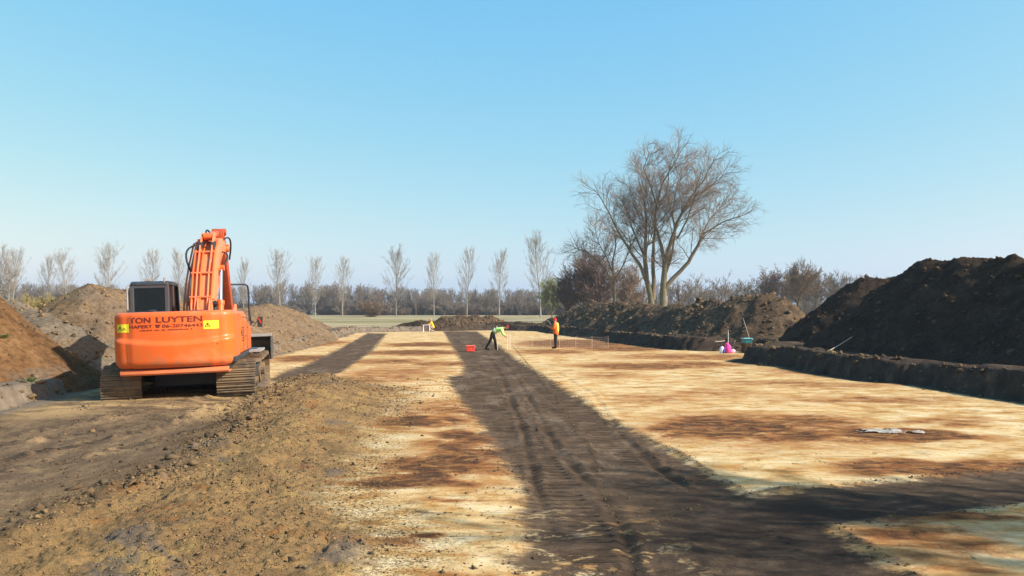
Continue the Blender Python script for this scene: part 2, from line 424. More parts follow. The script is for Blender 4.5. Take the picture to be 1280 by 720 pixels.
def mat_ground():
    m, nt, bs = nt_new('ground_soil'); g = NB(nt)
    v = g.coords('Object'); vs = g.coords('Object', (.75, 1.1, 1))     # streaks left by the levelling bucket run across the trench
    vl = g.coords('Object', (1.5, .55, 1)); vl.node.inputs['Rotation'].default_value = (0, 0, R(20))
    n_big = g.noise(v, .35, 6, .6); n_mid = g.noise(vs, 1.6, 8, .68, .3); n_fine = g.noise(v, 9, 8, .7); n_str = g.noise(vs, 5.5, 6, .7, .5)
    n_grit = g.noise(v, 55, 4, .7)
    # sand
    sand = g.ramp(n_mid, [(.28, (.25, .11, .035)), (.40, (.44, .235, .08)), (.5, (.60, .415, .19)), (.66, (.75, .61, .37))])
    sand = g.mix(g.mr(n_str, .56, .68, 0, .55), sand, (.21, .115, .042))
    sand = g.mix(g.mr(g.noise(vs, 2.6, 5, .6, .8), .60, .66, 0, .55), sand, (.12, .075, .035))
    sand = g.mix(g.mr(n_big, .50, .72, 0, .6), sand, (.46, .23, .062))
    sand = g.mix(g.mr(n_grit, .35, .8, .18, 0), sand, (.16, .10, .045))
    # small dark dashes and pale scuffs that the bucket edge left
    sand = g.mix(g.mr(g.noise(g.coords('Object', (1.6, 5.0, 1)), 1.9, 3, .55), .66, .71, 0, .75), sand, (.085, .055, .03))
    sand = g.mix(g.mr(g.noise(g.coords('Object', (.5, 2.4, 1)), 1.1, 6, .7), .55, .72, 0, .6), sand, (.70, .55, .31))
    sand = g.mix(g.mr(g.noise(g.coords('Object', (.3, .8, 1)), .55, 7, .7, .6), .54, .72, 0, .5), sand, (.34, .155, .05))
    stv = g.math('MULTIPLY', g.math('MULTIPLY', g.attr('stain_and_shade'), 1.95), g.mr(g.noise(vs, 1.7, 9, .78, .5), .30, .66, .05, 1.6, False))
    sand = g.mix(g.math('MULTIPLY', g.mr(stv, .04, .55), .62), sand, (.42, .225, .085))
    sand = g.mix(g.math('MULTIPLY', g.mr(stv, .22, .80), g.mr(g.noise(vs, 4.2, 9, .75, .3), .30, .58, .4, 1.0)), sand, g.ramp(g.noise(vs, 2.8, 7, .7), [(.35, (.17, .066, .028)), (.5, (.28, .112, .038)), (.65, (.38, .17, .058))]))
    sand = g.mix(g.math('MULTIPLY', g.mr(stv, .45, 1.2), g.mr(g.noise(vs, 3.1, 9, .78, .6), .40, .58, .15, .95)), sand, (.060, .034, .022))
    # dark machine track
    trk = g.ramp(g.noise(vs, 2.2, 8, .7, .4), [(.3, (.040, .025, .016)), (.46, (.088, .058, .037)), (.58, (.13, .087, .055)), (.72, (.20, .136, .085))])
    trk = g.mix(g.mr(g.noise(vs, 3.7, 6, .75, 1.0), .62, .74, 0, .7), trk, (.26, .185, .12))
    trk = g.mix(g.mr(n_fine, .35, .65, .35, 0), trk, (.025, .019, .016))
    trk = g.mix(g.mr(g.noise(g.coords('Object', (1.2, 4.5, 1)), 1.6, 5, .7, .8), .62, .68, 0, .7), trk, (.22, .165, .115))
    trk = g.mix(g.mr(n_grit, .5, .75, 0, .5), trk, (.16, .12, .085))
    trk = g.mix(g.math('MULTIPLY', g.attr('groove'), .75), trk, (.026, .018, .013))
    near_x = g.noise(vs, .9, 6, .7, .6)
    edge = g.math('ADD', g.attr('track'), g.math('MULTIPLY', g.math('SUBTRACT', g.noise(vs, 2.0, 10, .82), .5), 1.35))
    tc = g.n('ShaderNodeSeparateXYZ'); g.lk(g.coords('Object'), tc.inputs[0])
    soil_shade = g.math('MULTIPLY', g.math('MULTIPLY', g.mr(tc.outputs['Y'], 10.6, 8.8), g.mr(tc.outputs['X'], .6, 1.6)), g.mr(g.noise(vs, 1.3, 8, .75, .5), .36, .56))
    trk = g.mix(g.math('MULTIPLY', soil_shade, .8), trk, (.034, .026, .021))          # shade and dark soil at the crossing, both put into the colour
    pale = g.math('MULTIPLY', g.mr(g.noise(g.coords('Object', (1.1, .35, 1)), 1.0, 7, .7, .3), .50, .64), g.mr(tc.outputs['Y'], 9.5, 11.5))
    trk = g.mix(g.math('MULTIPLY', pale, .55), trk, (.20, .148, .10))
    tf = g.mr(edge, -.10, .20)
    col = g.mix(tf, sand, trk)
    # patches of sand worn through the near end of the track
    nearm = g.math('MULTIPLY', g.mr(tc.outputs['Y'], 9.6, 7.6), g.mr(tc.outputs['X'], 2.1, .7))
    worn = g.math('MULTIPLY', g.mr(g.noise(vs, 2.1, 8, .78, .6), .52, .60), nearm)
    col = g.mix(worn, col, sand)
    # lane beside the mound
    ln = g.ramp(g.noise(vl, 1.5, 10, .8, .3), [(.30, (.066, .046, .031)), (.47, (.128, .087, .053)), (.57, (.19, .130, .073)), (.75, (.38, .255, .12))])
    ln = g.mix(g.mr(g.noise(vl, 3.8, 9, .8), .52, .66, 0, .7), ln, (.062, .05, .04))
    ln = g.mix(g.math('MULTIPLY', g.math('MULTIPLY', g.mr(g.attr('rut'), .15, .6), g.mr(g.noise(v, 4.5, 8, .8), .42, .60)), .85), ln, (.045, .034, .025))
    ln = g.mix(g.math('MULTIPLY', g.mr(g.attr('rut'), -.1, -.6), .45), ln, (.135, .104, .078))
    ln = g.mix(g.math('MULTIPLY', g.mr(tc.outputs['Y'], 14.2, 16.6), g.mr(g.noise(g.coords('Object', (.5, 1.6, 1)), 1.6, 9, .75), .42, .58)), ln, (.36, .245, .115))
    lf = g.mr(g.math('ADD', g.attr('lane'), g.math('MULTIPLY', g.math('SUBTRACT', n_fine, .5), .8)), .35, .65)
    col = g.mix(lf, col, ln)
    # loose spoil
    mo = g.ramp(g.noise(v, 1.3, 8, .7, .4), [(.30, (.20, .127, .064)), (.45, (.30, .192, .088)), (.6, (.39, .247, .104)), (.75, (.48, .305, .12))])
    mo = g.mix(g.mr(g.noise(v, .8, 5, .6, .6), .56, .68, 0, .75), mo, (.36, .145, .045))
    mo = g.mix(g.mr(g.noise(v, .62, 5, .6, 1.1), .57, .66, 0, .8), mo, (.46, .31, .115))
    mo = g.mix(g.mr(g.noise(v, .55, 6, .65, .9), .56, .66, 0, .8), mo, (.155, .135, .115))
    mo = g.mix(g.mr(n_fine, .3, .6, .4, 0), mo, (.07, .048, .03))
    mo = g.mix(g.mr(g.vor(v, 24), .0, .5, .35, 0), mo, (.30, .215, .12))
    medge = g.math('ADD', g.attr('mound'), g.math('MULTIPLY', g.math('SUBTRACT', g.noise(vs, 3.0, 8, .75), .5), 1.3))
    mf = g.mr(medge, -.15, .35)
    crumbs = g.math('MULTIPLY', g.mr(g.attr('mound'), -1.1, .1), g.mr(g.noise(v, 22, 4, .7), .50, .62))
    mf = g.math('MAXIMUM', mf, g.math('MULTIPLY', crumbs, .8))
    col = g.mix(mf, col, mo)
    col = g.mix(g.math('MULTIPLY', g.attr('ridge'), .75), col, (.07, .05, .033))
    # excavated edge: dark humus, carried past the foot to paint shade on the sand
    humus_shade = g.ramp(g.noise(v, 2.0, 8, .7), [(.3, (.030, .022, .017)), (.55, (.065, .046, .033)), (.75, (.13, .095, .065))])
    humus_shade = g.mix(g.mr(tc.outputs['X'], -8.5, -10.0), humus_shade, g.ramp(g.noise(v, 2.6, 8, .72), [(.3, (.09, .072, .052)), (.55, (.17, .135, .10)), (.75, (.25, .20, .15))]))
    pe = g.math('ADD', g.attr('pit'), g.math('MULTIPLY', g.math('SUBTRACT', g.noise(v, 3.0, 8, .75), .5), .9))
    col = g.mix(g.mr(pe, .95, .55), col, humus_shade)
    # field
    gr = g.ramp(g.noise(v, .06, 9, .72, .5), [(.30, (.16, .13, .055)), (.42, (.27, .215, .11)), (.54, (.39, .315, .19)), (.7, (.48, .41, .28))])
    gr = g.mix(g.mr(g.noise(g.coords('Object', (.05, 1, 1)), .22, 5, .6), .52, .60, 0, .7), gr, (.15, .16, .06))
    gr = g.mix(g.mr(n_fine, .3, .7, .3, 0), gr, (.05, .055, .02))
    gf = g.mr(g.math('ADD', g.attr('grass'), g.math('MULTIPLY', g.math('SUBTRACT', n_mid, .5), .9)), .3, .7)
    col = g.mix(gf, col, gr)
    nt.links.new(col, bs.inputs['Base Color'])
    bs.inputs['Roughness'].default_value = .95; bs.inputs['Specular IOR Level'].default_value = .02
    h1 = g.math('MULTIPLY', g.noise(v, 14, 8, .75), g.math('ADD', g.math('MULTIPLY', mf, 1.6), .4))
    h2 = g.math('ADD', h1, g.math('MULTIPLY', g.noise(v, 60, 4, .7), g.math('ADD', g.math('MULTIPLY', mf, .5), .12)))
    h2 = g.math('ADD', h2, g.math('MULTIPLY', g.noise(vs, 4.0, 5, .6), .5))
    # scrape lines left by the bucket edge and a scatter of footprints in the sand
    scr = g.mr(g.noise(g.coords('Object', (.16, 13, 1)), 1.0, 3, .6, .15), .60, .68)
    scr = g.math('MULTIPLY', scr, g.mr(g.noise(v, .45, 4, .6), .45, .60))
    ft = g.math('MULTIPLY', g.mr(g.vor(g.coords('Object', (1.9, 1.0, 1)), 2.1), .13, .07), g.mr(g.noise(v, .30, 4, .6, .3), .50, .60))
    dry = g.math('MULTIPLY', g.math('SUBTRACT', 1.0, tf), g.mr(g.attr('pit'), .6, 1.2))
    h2 = g.math('SUBTRACT', h2, g.math('MULTIPLY', dry, g.math('ADD', g.math('MULTIPLY', scr, .45), g.math('MULTIPLY', ft, .75))))
    col = g.mix(g.math('MULTIPLY', dry, g.math('MAXIMUM', g.math('MULTIPLY', scr, .35), g.math('MULTIPLY', ft, .40))), col, (.17, .10, .045))
    nt.links.new(col, bs.inputs['Base Color'])
    # prints of crawler shoes along the track
    xs = g.math('ADD', tc.outputs['X'], g.math('MULTIPLY', tc.outputs['Y'], .09))
    lan1 = g.math('MAXIMUM', g.mr(g.math('ABSOLUTE', g.math('SUBTRACT', xs, 1.35)), .38, .30), g.mr(g.math('ABSOLUTE', g.math('SUBTRACT', xs, 3.0)), .38, .30))
    wv = g.math('ABSOLUTE', g.math('SUBTRACT', g.math('FRACT', g.math('ADD', g.math('MULTIPLY', tc.outputs['Y'], 5.2), g.math('MULTIPLY', n_fine, .25))), .5))
    pr = g.math('MULTIPLY', g.math('MULTIPLY', g.mr(wv, .30, .44), lan1), g.math('MULTIPLY', tf, g.mr(g.noise(v, .7, 4, .6), .42, .58)))
    h2 = g.math('SUBTRACT', h2, g.math('MULTIPLY', pr, 1.3))
    nt.links.new(g.bump(h2, .9, .05), bs.inputs['Normal'])
    return m

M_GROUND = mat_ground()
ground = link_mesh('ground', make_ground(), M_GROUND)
tag(ground, kind='structure')
# ------------------------------------------------------------------ spoil heaps
def mat_soil(name, stops, bumps=1.0, spots=None):
    m, nt, bs = nt_new(name); g = NB(nt)
    v = g.coords('Object')
    c = g.ramp(g.noise(v, .9, 9, .72, .5), stops)
    if spots:
        c = g.mix(g.mr(g.noise(v, .5, 5, .6, .9), .54, .66, 0, .8), c, spots)
    c = g.mix(g.mr(g.noise(v, 8, 7, .7), .32, .6, .55, 0), c, tuple(q * .32 for q in stops[0][1]))
    nt.links.new(c, bs.inputs['Base Color'])
    bs.inputs['Roughness'].default_value = .96; bs.inputs['Specular IOR Level'].default_value = .02
    h = g.math('ADD', g.noise(v, 5, 8, .72, .3), g.math('MULTIPLY', g.noise(v, 22, 5, .7), .35))
    nt.links.new(g.bump(h, .85, .12 * bumps), bs.inputs['Normal'])
    return m
S_BROWN = mat_soil('soil_brown', [(.3, (.095, .050, .025)), (.5, (.175, .092, .040)), (.7, (.25, .145, .066))], .8, (.165, .12, .08))
S_GREY = mat_soil('soil_grey', [(.3, (.13, .102, .073)), (.5, (.19, .15, .105)), (.7, (.25, .20, .14))], .9, (.20, .135, .075))
S_TAN = mat_soil('soil_tan', [(.3, (.12, .080, .047)), (.5, (.205, .140, .080)), (.7, (.29, .21, .125))], .8, (.19, .14, .095))
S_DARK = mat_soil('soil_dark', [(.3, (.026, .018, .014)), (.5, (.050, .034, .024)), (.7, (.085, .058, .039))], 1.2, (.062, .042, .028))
S_CLOD = mat_soil('soil_cloddy', [(.3, (.055, .037, .025)), (.5, (.11, .075, .048)), (.7, (.20, .142, .09))], 1.4, (.18, .12, .07))

def heap(name, crest, slope, mat, label, group, step=.14, clod=.10, seed=1, clodsize=.5, gully=.05, base=None, foot=.5):
    """crest: list of (x, y, z). Height = highest crest point less slope times the distance from it."""
    cx = np.array([c[0] for c in crest]); cy = np.array([c[1] for c in crest]); cz = np.array([c[2] for c in crest])
    m = max(cz) / slope + 1.5
    ox, oy = float(cx.mean()), float(cy.mean())
    xs = np.arange(cx.min() - m, cx.max() + m, step); ys = np.arange(cy.min() - m, cy.max() + m, step * 1.15)
    X, Y = np.meshgrid(xs, ys)
    wx = X + .45 * fbm(X * .4, Y * .4, 3, seed) ; wy = Y + .45 * fbm(X * .4, Y * .4, 3, seed + 1)
    h = np.full(X.shape, -1e9)
    pts = []
    for a, b in zip(crest[:-1], crest[1:]):
        n = max(2, int(math.hypot(b[0] - a[0], b[1] - a[1]) / .5))
        for i in range(n): pts.append([a[k] + (b[k] - a[k]) * i / n for k in range(3)])
    pts.append(crest[-1])
    for x, y, z in pts:
        zz = z + .22 * float(fbm(np.array([x * .45]), np.array([y * .45]), 3, seed + 3)[0])
        dd = np.hypot(wx - x, wy - y)
        rr = .55
        hh = zz - slope * (np.sqrt(dd * dd + rr * rr) - rr)
        h = np.maximum(h, hh)
    big = fbm(X / clodsize * .45, Y / clodsize * .45, 4, seed + 5)
    cl = np.abs(fbm(X / clodsize, Y / clodsize, 4, seed + 7, .6)); cl2 = fbm(X / .17, Y / .17, 2, seed + 9)
    g0 = heights(X, Y)[0]
    hgt = h - g0
    k = sstep(-.3, .6, hgt)
    h = h + k * (clod * 1.1 * big + clod * 2.0 * (cl - .22) + .022 * cl2) + gully * fbm(X * 1.1, Y * 1.1, 3, seed + 11)
    # loose toe
    toe = sstep(foot, 0.0, np.abs(hgt)) ; h = h + .06 * toe * cl
    keep = h > g0 - .12
    h = np.maximum(h, g0 - .12)
    ny, nx = X.shape
    idx = np.arange(ny * nx).reshape(ny, nx)
    q = np.stack([idx[:-1, :-1], idx[:-1, 1:], idx[1:, 1:], idx[1:, :-1]], -1).reshape(-1, 4)
    kf = keep.ravel()[q].any(1)
    q = q[kf]
    used, inv = np.unique(q.ravel(), return_inverse=True)
    co = np.stack([X.ravel() - ox, Y.ravel() - oy, h.ravel()], -1)[used]
    me = np_mesh(name, co, inv.reshape(-1), np.full(len(q), 4), True)
    o = link_mesh(name, me, mat); o.location = (ox, oy, 0)
    tag(o, label, 'soil heap', group)
    o['_h'] = 0; del o['_h']
    HEAPS.append((X, Y, h, g0, keep))
    return o
HEAPS = []
GL = 'spoil heaps along the left edge of the trench'; GR = 'spoil heaps along the right edge of the trench'; GF = 'low heaps at the far end of the trench'
heap('spoil_heap', [(-17.6, 21.2, 4.5), (-16.2, 20.2, 4.3), (-17.5, 15.0, 4.3)], .80, S_BROWN, 'reddish brown sunlit heap at the left edge of the photo beside the excavator', GL, .09, .07, 11, .5, .07)
heap('spoil_heap', [(-17.5, 27.0, 2.75), (-15.2, 25.6, 2.1), (-14.2, 24.6, 1.75)], .62, S_GREY, 'low grey heap between the reddish brown heap and the steep pale one', GL, .11, .08, 22, .5, .05)
heap('spoil_heap', [(-16.4, 31.8, 3.15), (-15.6, 34.0, 3.1), (-15.8, 37.0, 2.6)], .78, S_TAN, 'steep tan heap with a peaked top rising behind the excavator cab', GL, .12, .10, 33, .5, .10)
heap('spoil_heap', [(-15.9, 40.0, 2.2), (-16.1, 45.0, 2.25), (-17.0, 52.0, 2.35), (-18.0, 59.5, 2.6), (-18.5, 63.5, 2.45), (-18.9, 70.0, 1.9), (-18.3, 75.0, 1.2)], .60, S_TAN, 'long tan ridge of soil running away behind the excavator arm', GL, .16, .10, 44, .6, .10)
heap('spoil_heap', [(16.7, 32.6, 4.15), (17.2, 29.0, 4.1), (17.7, 26.2, 3.9), (19.0, 20.0, 3.95), (20.4, 14.0, 3.95), (21.8, 8.0, 3.7)], .92, S_DARK, 'tall dark brown heap in shade filling the right edge of the photo', GR, .10, .15, 55, .75, .14)
heap('spoil_heap', [(17.6, 39.8, 3.75), (19.5, 38.5, 3.6)], .85, S_DARK, 'small dark mound peeping out behind the tall shaded heap at the right', GR, .13, .13, 66, .6, .08)
heap('spoil_heap', [(14.9, 46.3, 3.05), (12.7, 49.5, 2.75), (11.4, 55.0, 2.6), (9.9, 63.0, 2.7), (8.7, 72.0, 2.75), (8.0, 79.0, 2.95), (7.2, 83.0, 2.6), (6.0, 88.0, 1.9), (4.5, 92.0, 1.3)], .74, S_CLOD, 'long dark cloddy heap with a sunlit rounded end below the big bare tree', GR, .14, .19, 77, .6, .14)
heap('spoil_heap', [(-11.5, 88.5, .75), (-9.6, 88.2, .98), (-8.6, 88.5, .8)], .5, S_DARK, 'small flat heap of dark clods left of the yellow coat at the far end', GF, .13, .14, 88, .4, .05)
heap('spoil_heap', [(-7.6, 91.5, 1.5), (-5.4, 91.8, 1.75), (-2.8, 92.0, 1.65), (-1.6, 92.0, 1.3)], .7, S_CLOD, 'broad brown cloddy heap crossing the far end of the trench', GF, .13, .16, 99, .5, .06)
heap('spoil_heap', [(-2.0, 90.6, .80), (.5, 90.2, .85), (3.2, 88.4, .82)], .5, S_DARK, 'thin dark bank of soil behind the stooping worker at the far end', GF, .13, .10, 111, .5, .05)

# loose clods lying on the spoil: too many to count
def clod_mesh(P, size, seed, tone=None):
    rng = np.random.default_rng(seed)
    base = np.array([[1, 0, 0], [-1, 0, 0], [0, 1, 0], [0, -1, 0], [0, 0, 1], [0, 0, -1]], float)
    # an octahedron cut once, so that clods look lumpy
    fo = [(0, 2, 4), (2, 1, 4), (1, 3, 4), (3, 0, 4), (2, 0, 5), (1, 2, 5), (3, 1, 5), (0, 3, 5)]
    vs = [tuple(b) for b in base]; ed = {}; fs = []
    def mid(a, b):
        k = (min(a, b), max(a, b))
        if k not in ed:
            p = (np.array(vs[a]) + np.array(vs[b])) / 2; p = p / np.linalg.norm(p); ed[k] = len(vs); vs.append(tuple(p))
        return ed[k]
    for a, b, c in fo:
        x, y, z = mid(a, b), mid(b, c), mid(c, a); fs += [(a, x, z), (x, b, y), (z, y, c), (x, y, z)]
    V = np.array(vs); F = np.array(fs); n = len(P)
    jit = 1 + .8 * (rng.random((n, len(V), 1)) - .5) * 2
    A = V[None] * jit
    A = A * (np.stack([.75 + .6 * rng.random(n), .75 + .6 * rng.random(n), .55 + .4 * rng.random(n)], -1))[:, None, :]
    th = rng.random(n) * 6.28; c, s = np.cos(th)[:, None], np.sin(th)[:, None]
    A = np.stack([A[..., 0] * c - A[..., 1] * s, A[..., 0] * s + A[..., 1] * c, A[..., 2]], -1)
    A = A * size[:, None, None] + P[:, None, :]
    FF = F[None] + (np.arange(n) * len(V))[:, None, None]
    me = np_mesh('soil_clods', A.reshape(-1, 3), FF.ravel(), np.full(n * len(F), 3), False)
    fattr(me, 'tint', np.repeat(rng.random(n) * (tone if tone is not None else 1.0), len(V)))
    return me

def mat_clod():
    m, nt, bs = nt_new('clod_soil'); g = NB(nt)
    v = g.coords('Object')
    c = g.ramp(g.attr('tint'), [(0, (.07, .049, .032)), (.35, (.16, .108, .060)), (.65, (.23, .152, .078)), (.9, (.28, .185, .09)), (1, (.33, .225, .11))])
    c = g.mix(g.math('MULTIPLY', g.attr('tint'), g.mr(g.noise(v, .62, 5, .6, 1.1), .55, .66, 0, .8)), c, (.40, .27, .105))
    c = g.mix(g.mr(g.noise(v, .55, 6, .65, .9), .56, .66, 0, .6), c, (.125, .108, .092))
    nt.links.new(c, bs.inputs['Base Color']); bs.inputs['Roughness'].default_value = .95; bs.inputs['Specular IOR Level'].default_value = .02
    nt.links.new(g.bump(g.noise(v, 60, 4, .7), .6, .02), bs.inputs['Normal'])
    return m
M_CLOD = mat_clod()

def scatter():
    rng = np.random.default_rng(5)
    # on the mound, denser near the camera where single crumbs show
    n = 130000
    Y = 5.5 + 20.5 * rng.random(n) ** 1.7; X = -9 + 9.5 * rng.random(n)
    z, sd, ip, sdt, sdm, lane, rid, mh, ml = heights(X, Y)
    p = sstep(-.9, .5, sdm) * .55 + .5 * np.exp(-(ml / .5) ** 2) * (sdm > -.4) + .10 * lane + .05
    patch = sstep(-.35, .35, fbm(X * .8, Y * .8, 3, 301))
    k = (rng.random(n) < p * (.25 + .9 * patch)) & (np.abs(X / np.maximum(Y, .1)) < .75)
    X, Y, z, ml, sdm = X[k], Y[k], z[k], ml[k], sdm[k]
    s = .003 + .0055 * rng.random(len(X)) ** 2.4 + .013 * rng.random(len(X)) ** 30
    s = s * (1 + .045 * Y) * np.where(ml < .5, 1.2, 1.0)
    A = [np.stack([X, Y, z + s * .25], -1)]; S = [s]; TN = [np.where(sdm < -.3, .3, .9)]
    # crumb rows along the scraped ridges
    for rr in RIDGES:
        L = sum(math.hypot(b[0] - a[0], b[1] - a[1]) for a, b in zip(rr[:-1], rr[1:]))
        for (a, b) in zip(rr[:-1], rr[1:]):
            d = math.hypot(b[0] - a[0], b[1] - a[1]); m_ = int(d * 14)
            t = rng.random(m_); x = a[0] + (b[0] - a[0]) * t + rng.normal(0, .03, m_); y = a[1] + (b[1] - a[1]) * t + rng.normal(0, .03, m_)
            zz = heights(x, y)[0]; s = .004 + .011 * rng.random(m_) ** 2
            A.append(np.stack([x, y, zz + s * .3], -1)); S.append(s); TN.append(np.full(len(s), .5))
    # big lumps beside the right crawler and along the windrow
    m_ = 200
    t = rng.random(m_); 
    x = np.interp(t, np.linspace(0, 1, 6), [-5.6, -5.2, -4.75, -4.45, -4.6, -4.7]) + rng.normal(0, .25, m_); y = np.interp(t, np.linspace(0, 1, 6), [20.5, 16.5, 13, 10.5, 8.8, 7]) + rng.normal(0, .2, m_)
    zz = heights(x, y)[0]; s = .02 + .055 * rng.random(m_) ** 2.6
    A.append(np.stack([x, y, zz + s * .15], -1)); S.append(s); TN.append(np.full(len(s), .38))
    # on the heaps
    for i, (X2, Y2, h2, g0, kp) in enumerate(HEAPS):
        idx = np.flatnonzero((h2 > g0 + .03).ravel())
        cnt = [2200, 1500, 1800, 2600, 2200, 700, 3600, 350, 900, 300][i]
        idx = rng.choice(idx, cnt)
        x = X2.ravel()[idx] ; y = Y2.ravel()[idx]; zz = h2.ravel()[idx]
        s = (.018 + .075 * rng.random(cnt) ** 3.5) * ([.55, .8, .8, .9, 1.0, 1.1, 1.35, 1.2, 1.3, 1.0][i])
        # sift: fewer on the smooth flanks of the sandy heaps
        A.append(np.stack([x, y, zz + s * .1], -1)); S.append(s); TN.append(np.full(len(s), [.6, .75, .7, .8, .16, .22, .42, .45, .55, .4][i]))
    # crumbs pushed off the track edges
    for poly in (TRACK_A, TRACK_B):
        for a, b in zip(poly, poly[1:] + poly[:1]):
            if min(a[1], b[1]) > 45: continue
            d = math.hypot(b[0] - a[0], b[1] - a[1]); m_ = int(d * 18)
            t = rng.random(m_); sp = .04 + .22 * rng.random(m_) ** 2; x = a[0] + (b[0] - a[0]) * t + rng.normal(0, 1, m_) * sp; y = a[1] + (b[1] - a[1]) * t + rng.normal(0, 1, m_) * sp * 1.6
            zz = heights(x, y)[0]; s = (.003 + .009 * rng.random(m_) ** 4) * (1 + .012 * np.clip(y, 0, 40))
            A.append(np.stack([x, y, zz + s * .2], -1)); S.append(s); TN.append(np.full(m_, .42))
    # toe of the banks
    P_ = PIT[15:23]
    for a, b in zip(PIT[:-1], PIT[1:]):
        d = math.hypot(b[0] - a[0], b[1] - a[1]); m_ = int(d * 22)
        t = rng.random(m_); x = a[0] + (b[0] - a[0]) * t + rng.normal(0, .28, m_); y = a[1] + (b[1] - a[1]) * t + rng.normal(0, .28, m_)
        zz = heights(x, y)[0]; TN.append(np.full(m_, .5)); s = .012 + .075 * rng.random(m_) ** 4
        A.append(np.stack([x, y, zz + s * .2], -1)); S.append(s)
    P = np.concatenate(A); s = np.concatenate(S); tone = np.concatenate(TN)
    o = link_mesh('soil_clods', clod_mesh(P, s, 8, tone), M_CLOD)
    tag(o, 'loose crumbs and clods of earth lying over the spoil and banks', 'clods', kind='stuff')
scatter()
# ------------------------------------------------------------------ excavator
M_STK = mat_plain('dark_orange_red_paint', (.36, .062, .02), .6, 0, .15, 3.0, .3)  # stick is darker and redder than the other orange parts
M_OR = mat_plain('orange_paint', (.76, .124, .014), .42, 0, .08, 2.0, .45, (.50, .20, .075), .15, (.50, .80))
def weather(m, col, amt):
    nt = m.node_tree; g = NB(nt); bs = nt.nodes['Principled BSDF']; src = bs.inputs['Base Color'].links[0].from_socket
    st = g.noise(g.coords('Object', (5, 5, .7)), 1.6, 9, .72)
    c = g.mix(g.mr(st, .50, .72, 0, amt), src, col)
    sp2 = g.noise(g.coords('Object'), 26, 4, .6)
    c = g.mix(g.mr(sp2, .66, .74, 0, amt * 1.1), c, tuple(q * .5 for q in col))
    z = g.n('ShaderNodeSeparateXYZ'); g.lk(g.coords('Object'), z.inputs[0])
    low = g.math('MULTIPLY', g.mr(z.outputs['Z'], 1.25, .78), g.mr(g.noise(g.coords('Object'), 3.5, 8, .75), .40, .66))
    c = g.mix(g.math('MULTIPLY', low, .75), c, (.26, .17, .10))          # mud thrown up along the lower edge
    g.lk(c, bs.inputs['Base Color'])
weather(M_OR, (.46, .16, .05), .45)
M_ORF = mat_plain('faded_orange_paint', (.72, .20, .075), .5, 0, .10, 3.0, .4, (.30, .16, .09), 0, (.52, .8))
M_CAB = mat_plain('cab_grey_paint', (.058, .060, .064), .45, 0, .1, 3.0, .4)
M_DG = mat_plain('dark_grey_paint', (.030, .031, .033), .45, 0, .15, 3.0, .5, (.12, .095, .07), 0, (.55, .8))
M_BK = mat_plain('black_rubber', (.014, .014, .015), .6, 0, .2, 8)
M_STEEL = mat_plain('chromed_rod', (.75, .75, .77), .16, 1.0, .04)
M_MUDST = mat_plain('muddy_steel', (.085, .072, .058), .75, .2, .25, 7, .4, (.22, .155, .09), 0, (.36, .56))
M_WORN = mat_plain('worn_steel', (.13, .12, .11), .5, .6, .2, 9, .5, (.20, .15, .10), 0, (.5, .7))
M_GREYW = mat_plain('pale_grey_paint', (.30, .29, .275), .6, 0, .1, 8, .4, (.2, .16, .11), 0, (.5, .72))
M_RED = mat_plain('dark_red_lettering', (.17, .014, .008), .5, 0, .05)
M_REDB = mat_plain('red_reflector', (.45, .03, .015), .35, 0, .08)
M_YEL = mat_plain('yellow_sticker', (.86, .72, .03), .4, 0, .04)
M_INK = mat_plain('black_ink', (.02, .02, .018), .5, 0, .05)
M_WHITE = mat_plain('white_paint', (.78, .78, .76), .5, 0, .05)
M_SEAT = mat_plain('seat_cloth', (.03, .03, .034), .85, 0, .2)
def mat_glass(name, col, a=.35):
    m, nt, bs = nt_new(name); g = NB(nt)
    bs.inputs['Base Color'].default_value = (*col, 1); bs.inputs['Roughness'].default_value = .06
    bs.inputs['Specular IOR Level'].default_value = .35
    mx = g.n('ShaderNodeMixShader'); tr = g.n('ShaderNodeBsdfTransparent')
    tr.inputs[0].default_value = (.35, .38, .38, 1)
    mx.inputs[0].default_value = a
    g.lk(tr.outputs[0], mx.inputs[1]); g.lk(bs.outputs[0], mx.inputs[2])
    g.lk(mx.outputs[0], nt.nodes['Material Output'].inputs['Surface'])
    return m
M_GLASS = mat_glass('tinted_glass', (.006, .007, .008), .80)

EX = empty('excavator', (-7.82, 19.9, .13), R(13.0)); EX.rotation_euler = (0, R(-1.9), R(13.0))
tag(EX, 'orange tracked excavator seen from behind with lettering on its counterweight', 'excavator')

